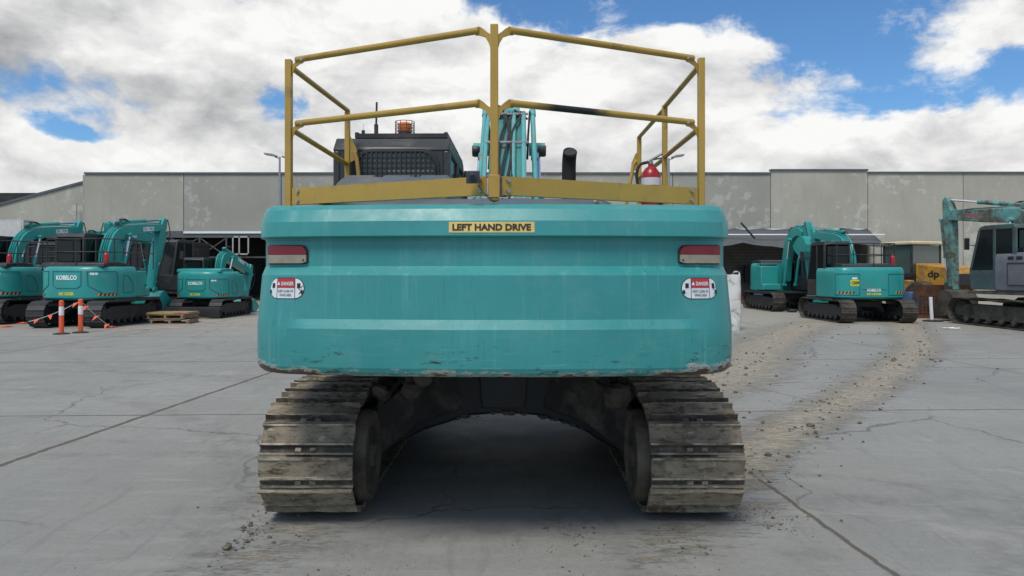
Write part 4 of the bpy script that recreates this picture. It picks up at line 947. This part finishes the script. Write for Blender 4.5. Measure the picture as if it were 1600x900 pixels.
for sx in (-1, 1):
    for k in range(7):
        q = MB()
        cx, cy, cz, r = sx * random.uniform(.55, .95), random.uniform(-1.6, -1.0), random.uniform(.70, .86), random.uniform(.05, .11)
        vv = []
        for j in range(6):
            for i in range(9): a = i * .698; kk = r * math.sin(math.pi * (j + .4) / 6) * random.uniform(.8, 1.2); vv.append((cx + kk * math.cos(a), cy + kk * 1.3 * math.sin(a), cz + r * .8 * math.cos(math.pi * j / 5.5)))
        q.add(vv, [(j * 9 + i, j * 9 + (i + 1) % 9, (j + 1) * 9 + (i + 1) % 9, (j + 1) * 9 + i) for j in range(5) for i in range(9)] + [tuple(range(9)), tuple(range(45, 54))])
        q.build('caked_mud', CAKE, xf, smooth=0)
for sx in (-1, 1):
    q = MB(); q.lathe([(.02, 0), (.16, sx * -.01), (.24, sx * .015), (.285, sx * .06), (.285, sx * .10), (.02, sx * .10)], (sx * .87, -1.80, .37), 32, 0, 'x'); q.px([(-1.80, .12), (-1.0, .18), (-1.0, .58), (-1.80, .62)], sx * .90, sx * .935); q.build('idler_guard', mat('dusty_guard', (.055, .048, .038), .85, var=.3, bump=.3), xf, bevel=.01)
q = MB()
for k in range(46):     # mud hanging from the lower edge of the frame
    t = random.uniform(.12, .88); cx = -.80 + 1.60 * t; cz = .275 + .25 * math.sin(math.pi * t) ** .7; r_ = random.uniform(.008, .028); cy = random.uniform(-1.17, -1.05); vv = []
    for j in range(4):
        for i in range(7): a = i * .898; kk = r_ * math.sin(math.pi * (j + .5) / 4) * random.uniform(.7, 1.3); vv.append((cx + kk * 1.5 * math.cos(a), cy + kk * math.sin(a), cz + r_ * .7 * math.cos(math.pi * j / 3.4)))
    q.add(vv, [(j * 7 + i, j * 7 + (i + 1) % 7, (j + 1) * 7 + (i + 1) % 7, (j + 1) * 7 + i) for j in range(3) for i in range(7)] + [tuple(range(7)), tuple(range(21, 28))])
o = q.build('hanging_mud', CAKE, xf, smooth=0); o['kind'] = 'stuff'
for sx in (-1, 1):      # wheel rim and hub inside each crawler
    q = MB(); q.lathe([(.235, 0), (.26, sx * -.022), (.285, sx * -.018), (.30, sx * .02), (.30, sx * .06), (.235, sx * .05)], (sx * .87, -1.80, .37), 32, 0, 'x'); q.lathe([(.01, 0), (.07, sx * -.02), (.09, sx * .02), (.01, sx * .05)], (sx * .86, -1.80, .37), 18, 0, 'x'); q.build('idler_rim', mat('dusty_brown_rim', (.10, .085, .062), .85, var=.35, vscale=8, dirt=(.03, .026, .02), dirt_amt=.35, bump=.5), xf)
MB().lathe([(.62, .90), (.62, 1.0), (.55, 1.0), (.55, 1.06)], (0, 0, 0), 36).build('slew_ring', DARK, hero)
q = MB(); q.box(-1.33, 1.33, -1.9, 1.5, 1.0, 1.09); q.box(-.5, -.42, -2.2, 1.6, .96, 1.3); q.box(.42, .5, -2.2, 1.6, .96, 1.3); q.build('upper_frame', DARK, hero, rot=U)
# counterweight
CP = Plan([(0, -2.75), (.4, -2.742), (.8, -2.70), (1.08, -2.655), (1.24, -2.60), (1.34, -2.50), (1.385, -2.36), (1.395, -2.15), (1.395, -1.72)], 9)
CPROF = [(1.006, .14), (1.008, .07), (1.016, .035), (1.035, .012), (1.06, .003), (1.12, 0), (1.270, 0), (1.322, .024), (1.562, .028), (1.612, .085), (1.752, .085), (1.768, .075), (1.772, .040), (1.778, .034), (1.858, .040), (1.925, .075), (1.948, .105), (1.958, .15), (1.962, .22)]
cpf = lerp_prof(CPROF)
def cinset(z, x):
    o = cpf(z)
    if z > 1.14: o *= 1 - .45 * max(0, min(1, (abs(x) - 1.1) / .22))
    if 1.262 < z < 1.57:   # the lower ledge fades out towards the corners
        k = max(0, min(1, (abs(x) - 1.0) / .25)); o = o * (1 - k) + k * (.026 * max(0, min(1, (z - 1.27) / .29)))
    return o
lv = []
for a, b in zip(CPROF, CPROF[1:]):
    k = max(1, int((b[0] - a[0]) / .06)); lv += [a[0] + (b[0] - a[0]) * i / k for i in range(k)]
lv.append(CPROF[-1][0])
q = MB(); loft(q, CP, lv, cinset); cwo = q.build('counterweight', CWM, hero, rot=U, smooth=14); cwo.location.x = -.010
def lin(x): return .085 * (1 - .45 * max(0, min(1, (abs(x) - 1.1) / .22)))
def cs(x0, z0, off):
    s0 = CP.s_of_x(x0)
    def f(a, b):
        p, n = CP.at(s0 + a); z = z0 + b; p = p + n * (off - cinset(z, p.x)); return (p.x, p.y, z)
    return f
def decal(q, x0, z0, poly, off, m, step=.03):
    """polygon (u, v) sliced in vertical strips so that it follows the curved surface"""
    f = cs(x0, z0, off); us = [p[0] for p in poly]; a, b = min(us), max(us); n = max(1, int((b - a) / step))
    def yr(u):
        ys = []
        for (u0, v0), (u1, v1) in zip(poly, poly[1:] + poly[:1]):
            if min(u0, u1) - 1e-7 <= u <= max(u0, u1) + 1e-7:
                if abs(u1 - u0) < 1e-7: ys += [v0, v1]
                else: ys.append(v0 + (v1 - v0) * (u - u0) / (u1 - u0))
        return min(ys), max(ys)
    vv = []
    for i in range(n + 1): u = a + (b - a) * i / n; lo, hi = yr(u); vv += [f(u, lo), f(u, hi)]
    q.add(vv, [(2 * i, 2 * i + 2, 2 * i + 3, 2 * i + 1) for i in range(n)], m)
q = MB(); decal(q, 0, 1.822, [(-.232, -.029), (.232, -.029), (.232, .029), (-.232, .029)], .0025, 0)
put_text(q, 'LEFT HAND DRIVE', .425, .037, cs(0, 1.822, .005), 1, .04)
q.build('steering_sticker', [mat('faded_yellow_sticker', (.66, .50, .17), .5, var=.12, vscale=12), mat('brown_ink', (.035, .02, .008), .6)], cwo, smooth=0)
def pill(w, h, n=8, sx=0):
    r = h / 2; pts = []
    for k in range(n + 1): a = -math.pi / 2 + math.pi * k / n; pts.append((w / 2 - r + r * math.cos(a), r * math.sin(a)))
    for k in range(n + 1): a = math.pi / 2 + math.pi * k / n; pts.append((-w / 2 + r + r * math.cos(a), r * math.sin(a)))
    return pts
def rect(a, b, c, d): return [(a, c), (b, c), (b, d), (a, d)]
for sx in (-1, 1):
    q = MB(); x0, z0 = sx * 1.15, 1.49
    decal(q, x0, z0, pill(.228, .117, 10), .002, 1, .006); decal(q, x0, z0, pill(.221, .110, 10), .0035, 0, .006)
    decal(q, x0, z0, rect(-.056, .056, .002, .055), .005, 2); decal(q, x0, z0, rect(-.058, -.055, -.055, .055), .0055, 1); decal(q, x0, z0, rect(.055, .058, -.055, .055), .0055, 1)
    put_text(q, 'DANGER', .078, .021, cs(x0 + .011, z0 + .026, .0068), 0, .03)
    f = cs(x0 - .043, z0 + .027, .0068); q.add([f(-.010, -.009), f(.010, -.009), f(0, .011)], [(0, 1, 2)], 0)
    put_text(q, 'KEEP CLEAR OF', .095, .014, cs(x0, z0 - .015, .0068), 1, .01); put_text(q, 'SWING AREA', .075, .014, cs(x0, z0 - .037, .0068), 1, .01)
    for s2 in (-1, 1):   # little machine-and-person pictogram
        decal(q, x0 + s2 * .078, z0 + .015, rect(-.010, .010, -.013, .013), .0055, 1); decal(q, x0 + s2 * .096, z0 - .020, rect(-.007, .007, -.010, .010), .0055, 1)
        f = cs(x0 + s2 * .085, z0 - .003, .0058)
        for (a, b, c_, d_) in ((-.018, .012, .012, -.016), (-.006, -.03, .014, -.002), (.004, .004, .018, .018)):
            dx, dy = c_ - a, d_ - b; l = math.hypot(dx, dy); ox, oy = -dy / l * .0016, dx / l * .0016
            q.add([f(s2 * a + ox, b + oy), f(s2 * a - ox, b - oy), f(s2 * c_ - ox, d_ - oy), f(s2 * c_ + ox, d_ + oy)], [(0, 1, 2, 3)], 1)
    q.build('danger_sticker', [mat('sticker_white', (.66, .70, .72), .45, var=.06, vscale=20), INK, DRED], cwo, smooth=0)
    # tail lamp: housing, red upper lens, clear lower lens
    hz = 1.677; s_in = lambda u: u * -sx
    L_ = .285
    def lampshape(g, zlo, zhi, off, m, q, trim=0):
        vv = []; n = 14
        for i in range(n + 1):
            u = -L_ / 2 + trim + (L_ - 2 * trim) * i / n        # inner end is u>0 for the left lamp
            e_ = (L_ / 2 - trim) - u; cut = 0
            if e_ < .045: cut = .030 * (1 - math.sqrt(max(0, 1 - (1 - e_ / .045) ** 2)))
            hi = min(zhi, .054 - trim - cut); lo = max(zlo, -.054 + trim + cut * .3)
            if hi < lo: hi = lo
            for zz in (lo, hi):
                vv.append(g(u * -sx, zz, off)); vv.append(g(u * -sx, zz, 0.0))
        fs = []
        for i in range(n):
            o = i * 4; p = o + 4; fs += [(o, p, p + 2, o + 2), (o + 2, p + 2, p + 3, o + 3), (o + 1, p + 1, p, o)]
        fs += [(0, 2, 3, 1), (n * 4, n * 4 + 1, n * 4 + 3, n * 4 + 2)]
        q.add(vv, fs, m)
    x0 = sx * 1.185; S0 = CP.s_of_x(x0)
    def g(u, v, off):
        p, n_ = CP.at(S0 + u); p = p + n_ * (off - lin(p.x)); return (p.x, p.y, hz + v)
    q = MB(); lampshape(g, -1, 1, .010, 0, q); lo_ = q.build('tail_light', [RUBBER], cwo, smooth=30)
    q = MB(); lampshape(g, .001, 1, .020, 0, q, .006); q.build('red_lens', LENS_R, lo_, smooth=30) if False else None
    q2 = MB(); lampshape(g, -1, -.001, .019, 0, q2, .006)
    # lenses live in the same lamp object (thing > part > sub-part is the limit)
    me = lo_.data; bpy.data.objects.remove(lo_)
    qq = MB(); lampshape(g, -1, 1, .010, 0, qq); lampshape(g, .001, 1, .020, 1, qq, .006); lampshape(g, -1, -.001, .019, 2, qq, .006)
    c0 = g(L_ * .42 * -sx, -.03, .020); qq.tube([c0, (c0[0], c0[1] - .003, c0[2])], .005, 8, 0)
    qq.build('tail_light', [RUBBER, LENS_R, LENS_W], cwo, smooth=30)
# side bodies, deck
q = MB(); q.box(.76, 1.35, -1.71, 1.1, 1.1, 1.90); q.box(.76, 1.3, 1.11, 1.7, 1.1, 1.5); q.build('fuel_tank', TEAL, hero, bevel=.04, rot=U)
q = MB(); q.box(-1.35, -.85, -1.71, -.60, 1.1, 1.93); q.build('side_door', TEAL, hero, bevel=.04, rot=U)
q = MB(); q.px([(-2.15, 1.90), (-2.12, 2.0), (-1.95, 2.05), (-.8, 2.09), (-.75, 1.9)], -1.16, .62); q.py([(.62, 1.9), (.80, 1.9), (.72, 2.02), (.62, 2.045)], -2.05, -.8)
q.px([(-1.85, 2.04), (-1.78, 2.17), (-1.6, 2.235), (-.95, 2.25), (-.9, 2.05)], -1.10, -.32); 
hdo = q.build('engine_hood', HOODM, hero, bevel=.03, rot=U)
q = MB()
for x in (-.98, -.72, -.46): q.px([(-1.6, 2.235), (-1.5, 2.262), (-1.0, 2.272), (-.95, 2.245)], x - .10, x + .10)
q.build('hood_rib', HOODM, hdo, bevel=.012)
q = MB(); q.px([(-1.7, 1.91), (-.2, 1.91), (-.2, 1.925), (-1.7, 1.925)], .80, 1.33); q.build('tread_plate', DARK, hero, rot=U)
# exhaust
q = MB(); q.tube([(p.x, p.y, p.z) for p in crom([(.50, -1.25, 1.98), (.50, -1.25, 2.27), (.50, -1.255, 2.36), (.502, -1.275, 2.42), (.505, -1.31, 2.455)], 6)], .052, 18)
q.tube([(.505, -1.3105, 2.4555), (.505, -1.312, 2.457)], .044, 18, 1); q.build('exhaust_pipe', [mat('soot_black', (.008, .008, .008), .85), INK], hero, rot=U)
# cab
cb = cab(hero, -1.41, -.44, -.60, 1.2, 1.12, 2.705, CABM, rot=U)
xa, xb = -1.20, -.56
q = MB(); q.box(-1.35, -.50, -.598, -.55, 1.62, 2.58); q.build('rear_panel', CABM, cb)
def rr(x0, x1, z0, z1, r, n=6):
    pts = [(x1, z0)]
    for k in range(n + 1): a = math.pi / 2 * k / n; pts.append((x1 - r + r * math.cos(a), z1 - r + r * math.sin(a)))
    for k in range(n + 1): a = math.pi / 2 + math.pi / 2 * k / n; pts.append((x0 + r + r * math.cos(a), z1 - r + r * math.sin(a)))
    pts.append((x0, z0)); return pts
q = MB(); q.py(rr(xa - .035, xb + .035, 2.0, 2.60, .15), -.622, -.600); q.build('window_frame', BLACK, cb, bevel=.006)
q = MB(); q.py(rr(xa, xb, 2.0, 2.57, .12), -.630, -.6225); q.py([(-.95, 2.33), (xb - .02, 2.33), (xb - .02, 2.42), (-.95, 2.42)], -.633, -.6302, 1); q.build('rear_window', [mat('cab_rear_glass', (.13, .16, .155), .3), mat('pane_light_patch', (.22, .24, .23), .5)], cb, smooth=0)  # pale pane and patch: light seen through the cab, put into the colour
q = MB()
def inside(x): # top of rounded window at x
    d = min(x - xa, xb - x); return 2.57 if d > .12 else 2.45 + math.sqrt(max(0, .0144 - (.12 - d) ** 2))
n = 16
for k in range(1, n): x = xa + (xb - xa) * k / n; q.box(x - .006, x + .006, -.650, -.643, 2.0, inside(x))
z = 2.02
while z < 2.57:
    d = 0 if z < 2.45 else .12 - math.sqrt(max(0, .0144 - (z - 2.45) ** 2)); q.box(xa + d, xb - d, -.643, -.636, z - .006, z + .006); z += .042
fp = rr(xa, xb, 2.0, 2.57, .12); q.tube([(a, -.64, b) for a, b in fp], .010, 6); q.build('window_guard', DARK, cb, smooth=0)
q = MB(); q.box(-1.22, -.50, -.50, .6, 2.708, 2.745); q.box(-1.25, -1.221, -.50, .6, 2.708, 2.755); q.box(-.499, -.47, -.50, .6, 2.708, 2.755); q.build('roof_guard', BLACK, cb)
bc = MB(); c = (-.86, -.30, 2.746); bc.lathe([(.085, 0), (.085, .02), (.055, .035), (.055, .05)], c, 18, 0); bc.lathe([(.052, .05), (.056, .06), (.056, .115), (.045, .128), (0.01, .13)], c, 18, 1)
for k in range(10): a = k * math.pi / 5; bc.tube([(c[0] + .083 * math.cos(a), c[1] + .083 * math.sin(a), c[2] + .01), (c[0] + .083 * math.cos(a), c[1] + .083 * math.sin(a), c[2] + .135)], .003, 5, 0)
for h in (.04, .07, .10, .135): bc.tube([(c[0] + .083 * math.cos(a), c[1] + .083 * math.sin(a), c[2] + h) for a in [k * math.pi / 10 for k in range(21)]], .003, 5, 0)
bc.build('beacon', [BLACK, LENS_O], cb)
q = MB(); q.tube([(-1.09, -.4, 2.745), (-1.09, -.4, 2.84)], .018, 8); q.tube([(-1.09, -.4, 2.84), (-1.085, -.4, 3.03)], .0095, 6); q.build('antenna', BLACK, cb)
q = MB(); q.tube([(-1.19, -.45, 2.74), (-1.19, -.45, 2.78)], .015, 8); q.tube([(-1.19, -.45, 2.78), (-1.19, -.45, 2.83)], .004, 6, 1); q.build('antenna', [BLACK, CHROME], cb)
q = MB(); q.box(-.442, -.425, .2, .9, 1.5, 2.5); q.px([(.85, 1.5), (1.19, 1.55), (.98, 2.5), (.86, 2.62)], -.438, -.41); q.build('cab_inner_side', CABM, cb, bevel=.006)
# handrail
hr = MB(); 
hr.box(-.022, .022, -2.625, -2.585, 1.99, 2.95)
ho = hr.build('handrail', GOLD, hero, bevel=.004, rot=U)
for sx in (-1, 1):
    hr = MB(); t = sx * 1.30 - (.035 if sx < 0 else .010); hr.box(t - .02, t + .02, -2.02, -1.97, 1.965, 2.935); hr.box(t - .07, t + .05, -2.06, -1.90, 1.955, 1.966); hr.build('corner_post', GOLD, ho, bevel=.004)
q = MB(); q.lathe([(.0, -.0), (.028, .01), (.028, .04), (.018, .05)], (0, -2.606, 1.965), 14); q.box(-.031, .031, -2.64, -2.627, 1.99, 2.115); q.build('post_foot', GOLD, ho, bevel=.003)
SOOT = None
def soot_mat():
    m = GOLD.copy(); m.name = 'sooty_rail_paint'; nt = m.node_tree; b = [n for n in nt.nodes if n.type == 'BSDF_PRINCIPLED'][0]
    v = N(nt, 'ShaderNodeTexCoord').outputs['Object']; sp = N(nt, 'ShaderNodeSeparateXYZ'); nt.links.new(v, sp.inputs[0])
    a = math_(nt, 'ADD', math_(nt, 'ABSOLUTE', math_(nt, 'SUBTRACT', sp.outputs[0], .46)), math_(nt, 'MULTIPLY', math_(nt, 'SUBTRACT', noise_(nt, v, 12, 5, .6), .5), .12))
    l = b.inputs['Base Color'].links[0].from_socket; c = mixc(nt, maprange(nt, a, .11, .24, 1, 0), l, (.008, .007, .006)); nt.links.new(c, b.inputs['Base Color']); return m
SOOT = soot_mat()
for sx in (-1, 1):
    for z, nm in ((2.925, 'top'), (2.52, 'mid')):
        a = Vector((sx * .085, -2.585, z)); b = Vector((sx * 1.245 - (.035 if sx < 0 else .010), -2.015, z + .005)); q = MB()
        q.tube([a, b], .0195, 12, 0)
        q.build('rail', SOOT if (sx > 0 and nm == 'mid') else GOLD, ho)
        # gusset plates and bolts at both ends
        q = MB(); ca = math.atan2(.57, 1.16)
        def pl(u, zz, th, base, sx=sx): return (base[0] + sx * u * math.cos(ca), base[1] + u * math.sin(ca) + th, base[2] + zz)
        for base, dr in ((Vector((sx * .022, -2.61, z)), 1), (Vector((sx * 1.28 - (.035 if sx < 0 else .010), -1.998, z)), -1)):
            q = MB()
            poly = [(0, -.105), (.010, -.075), (.030, -.042), (.066, -.026), (.092, -.022), (.104, -.008), (.104, .010), (.092, .022), (.068, .022), (.042, .004), (.020, -.016), (0, -.030)]
            vv = [pl(dr * u, w_, -.006, base) for u, w_ in poly] + [pl(dr * u, w_, .006, base) for u, w_ in poly]; n = len(poly)
            q.add(vv, [tuple(range(n)), tuple(range(2 * n - 1, n - 1, -1))] + [(i, (i + 1) % n, n + (i + 1) % n, n + i) for i in range(n)], 0)
            p = pl(dr * .085, 0, -.022, base); q.tube([p, (p[0], p[1] + .04, p[2])], .011, 8, 1)
            q.build('gusset_plate', [GOLD, POLE], ho, smooth=0)
    a = Vector((sx * .045, -2.60, 0)); b = Vector((sx * 1.275 - (.035 if sx < 0 else .010), -2.015, 0)); d = (b - a).normalized(); nn = Vector((d.y, -d.x, 0)) * sx; q = MB()
    za0, za1 = 2.008, 2.112
    for (z0, z1, w0, w1) in ((za0, za1, 0, .006), (za0 - .0, za0 + .006, .006, .04), (za1 - .006, za1, .006, .03)):
        vv = []
        for z in (z0, z1):
            for w_ in (w0, w1):
                for e_ in (a, b): p = e_ - nn * w_; vv.append((p.x, p.y, z))
        q.add(vv, [(0, 1, 3, 2), (4, 6, 7, 5), (0, 4, 5, 1), (2, 3, 7, 6), (0, 2, 6, 4), (1, 5, 7, 3)], 0)
    for e_, k in ((a, .035), (b, -.05)):
        for z in (2.03, 2.09): p = e_ + d * k + nn * .001; q.tube([p + Vector((0, 0, z)), p + nn * .012 + Vector((0, 0, z))], .012, 6, 1)
    q.build('toe_board', [GOLD, POLE], ho, smooth=0)
# left side rails
def rl(pts, r=.0185, nm='side_rail', m=GOLD): q = MB(); q.tube(pts, r, 12); q.build(nm, m, ho)
rl([(-1.335, -1.98, 2.90), (-1.27, -.66, 2.90)]); rl([(-1.335, -1.98, 2.50), (-1.27, -.66, 2.46)])
q = MB(); q.box(-1.29, -1.25, -.70, -.66, 1.93, 2.885); q.tube([(-1.21, -.70, 2.56), (-1.19, -.70, 2.50), (-1.155, -.70, 2.2)], .017, 8); q.py([(-1.25, 2.47), (-1.25, 2.70), (-1.24, 2.68), (-1.19, 2.58), (-1.19, 2.50)], -.69, -.678); q.build('side_post', GOLD, ho, bevel=.003)
# right side rails
rl([(1.29, -1.98, 2.90), (1.295, -.79, 2.90)]); rl([(1.295, -.77, 2.885), (1.29, .47, 2.885)]); rl([(1.29, -1.98, 2.50), (1.295, -.79, 2.50)]); rl([(1.295, -.77, 2.49), (1.29, .47, 2.49)])
q = MB(); q.box(1.275, 1.315, -.80, -.76, 1.93, 2.91); q.build('side_post', GOLD, ho, bevel=.003)
q = MB(); q.box(1.27, 1.31, .45, .49, 1.9, 2.89); q.tube([(1.27, .47, 2.66), (1.235, .47, 2.62), (1.14, .47, 2.1), (1.12, .47, 1.9)], .018, 8); q.py([(1.27, 2.55), (1.27, 2.74), (1.25, 2.72), (1.215, 2.63), (1.215, 2.58)], .464, .476); q.build('side_post', GOLD, ho, bevel=.003)
# rear camera on the toe board
q = MB(); q.px([(-2.69, 2.06), (-2.70, 2.125), (-2.62, 2.14), (-2.60, 2.075)], -.150, -.078); q.tube([(-.114, -2.695, 2.094), (-.114, -2.712, 2.092)], .022, 12, 0); q.tube([(-.114, -2.71, 2.092), (-.114, -2.716, 2.092)], .016, 12, 1)
q.tube([(p.x, p.y, p.z) for p in crom([(-.09, -2.62, 2.06), (-.06, -2.66, 2.02), (-.03, -2.66, 1.985), (0, -2.64, 1.97)], 5)], .004, 6, 0); q.build('rear_camera', [mat('camera_grey', (.045, .05, .07), .5), GLASS], hero, bevel=.006, rot=U)
# boom
B = [(.35, 1.40), (1.0, 2.10), (1.8, 2.85), (2.55, 3.18), (3.6, 3.15), (5.3, 2.70)]
bp, bh = smooth_line(B, [.16, .24, .30, .33, .28, .16], 5)
q = MB(); q.px(ribbon(bp, bh), -.20, .20); bo = q.build('boom', mat('boom_teal', (.045, .24, .225), .4, dirt=(.10, .14, .12), dirt_amt=.3), hero, bevel=.02, rot=U)
top_ = ribbon(bp, [h + .035 for h in bh])[:len(bp)]
q = MB()
for x, e_ in ((-.24, 14), (-.155, 15), (.06, 16), (.175, 16)):
    q.tube([(x, a, b) for a, b in top_[1:e_]], .029 if abs(x) < .2 else .024, 12, 0); p = top_[e_ - 1]; q.tube([(x, p[0], p[1]), (x, p[0] + .03, p[1] + .015)], .036, 12, 0)
q.build('hydraulic_pipe', [TEAL_BOOM], bo)
for i in (5, 9, 13):
    q = MB(); p = top_[i]; q.box(-.25, .23, p[0] - .012, p[0] + .012, p[1] + .018, p[1] + .045); q.build('pipe_clamp', POLE, bo, bevel=.005)
q = MB()
for k, pts in enumerate((((.11, 1.2, 2.55), (.10, 1.8, 3.12), (.12, 2.2, 3.42), (.05, 2.4, 3.52)), ((-.205, 1.3, 2.7), (-.20, 1.9, 3.18), (-.2, 2.25, 3.42), (-.1, 2.4, 3.50)), ((-.10, 1.35, 2.75), (-.05, 1.9, 3.22), (-.12, 2.3, 3.50), (-.02, 2.5, 3.55)), ((.0, 1.3, 2.72), (-.03, 1.85, 3.20), (.04, 2.2, 3.50), (.06, 2.5, 3.54)), ((-.06, 1.2, 2.6), (-.08, 1.8, 3.16), (.0, 2.2, 3.5), (.10, 2.5, 3.53)), ((.22, 2.1, 3.4), (.12, 2.2, 3.50), (.02, 2.4, 3.56)), ((-.25, 2.1, 3.4), (-.15, 2.2, 3.58), (-.02, 2.4, 3.55)))):
    q.tube([tuple(p) for p in crom(pts, 6)], .013, 7)
t3 = ribbon(bp, [h + .055 for h in bh])[:len(bp)]
for k in range(4):
    ph = k * 1.7; q.tube([(-.07 + .075 * k * (.4 + .06 * (i - 3)) + .03 * math.sin(i * .9 + ph), a, b + .01 * math.sin(i * 1.3 + ph)) for i, (a, b) in enumerate(t3[3:16])], .014, 7)
for sx in (-1, 1): q.tube([tuple(p) for p in crom([(sx * .20, 1.75, 3.02), (sx * .17, 2.0, 3.38), (sx * .03, 2.3, 3.56), (0, 2.45, 3.50)], 5)], .013, 7)
q.build('hose', RUBBER, bo)
q = MB(); cyl_pair(q, (.02, 2.3, 3.50), (.02, 4.9, 3.40), .085, .6); q.build('arm_cylinder', [TEAL_BOOM, CHROME], bo)
for sx in (-1, 1):
    q = MB(); cyl_pair(q, (sx * .34, .85, 1.25), (sx * .34, 2.35, 3.08), .075, .62, 0, 1); q.build('boom_cylinder', [TEAL_BOOM, CHROME], hero, rot=U)
    q = MB(); q.tube([(sx * .31, 1.1, 2.2), (sx * .285, 2.2, 3.49)], .030, 12); q.tube([(sx * .285, 2.17, 3.45), (sx * .282, 2.23, 3.53)], .040, 12); q.tube([(sx * .30, 1.7, 2.86), (sx * .30, 1.75, 2.92)], .042, 12); q.build('side_pipe', TEAL_BOOM, bo)
    q = MB(); q.lathe([(.0, 0), (.065, 0), (.075, .02), (.075, .08), (.065, .1), (0, .1)], (sx * .40 - .05, 2.33, 3.06), 16, 0, 'x'); q.build('boom_pin', BLACK, bo)
    q = MB(); q.tube([(sx * .25, 2.15, 3.5), (sx * .23, 2.1, 3.2), (sx * .22, 1.95, 2.9)], .013, 6); q.build('hose', RUBBER, bo)
A = [(5.6, 3.15), (5.4, 2.75), (4.9, 1.7), (4.4, .85)]; ap, ah = smooth_line(A, [.14, .26, .2, .12], 5)
q = MB(); q.px(ribbon(ap, ah), -.16, .16); ar = q.build('arm', TEAL_BOOM, hero, bevel=.02, rot=U)
q = MB(); cyl_pair(q, (0, 5.75, 2.6), (0, 4.85, 1.0), .06, .6); q.build('bucket_cylinder', [TEAL_BOOM, CHROME], ar)
bk = make_bucket(hero, (4.5, .85), R(10), 1.1, .85, DARK, DARK); bk.rotation_euler = (0, 0, U)
# fire extinguisher standing on the right deck
fe = empty('fire_extinguisher', (1.112, 5.92, 1.935), 'red fire extinguisher with white band strapped to the right side railing', 'extinguisher')
MB().lathe([(.0, 0), (.07, 0), (.077, .015), (.077, .40), (.070, .44), (.045, .475), (.022, .49), (.022, .51), (0, .51)], (0, 0, 0), 24).build('tank', RED, fe)
MB().lathe([(.0785, .335), (.0785, .395)], (0, 0, 0), 24).build('label_band', mat('band_pale', (.62, .58, .60), .5), fe)
q = MB(); q.tube([(0, 0, .50), (0, 0, .53)], .02, 10); q.tube([(-.04, 0, .52), (.10, 0, .60)], .011, 8); q.tube([(-.03, 0, .535), (.09, .01, .56)], .007, 8); q.build('handle', [POLE], fe)
q = MB(); q.tube([tuple(p) for p in crom([(-.02, 0, .525), (-.09, -.01, .50), (-.115, -.01, .42), (-.10, -.01, .30), (-.085, 0, .20)], 6)], .012, 8); q.build('hose', RUBBER, fe)
q = MB(); q.box(-.12, .12, -.10, .10, -.012, -.001); q.box(-.09, .09, -.085, -.08, .0, .06); q.box(.075, .082, -.08, .08, .0, .25); q.build('bracket', BLACK, fe)
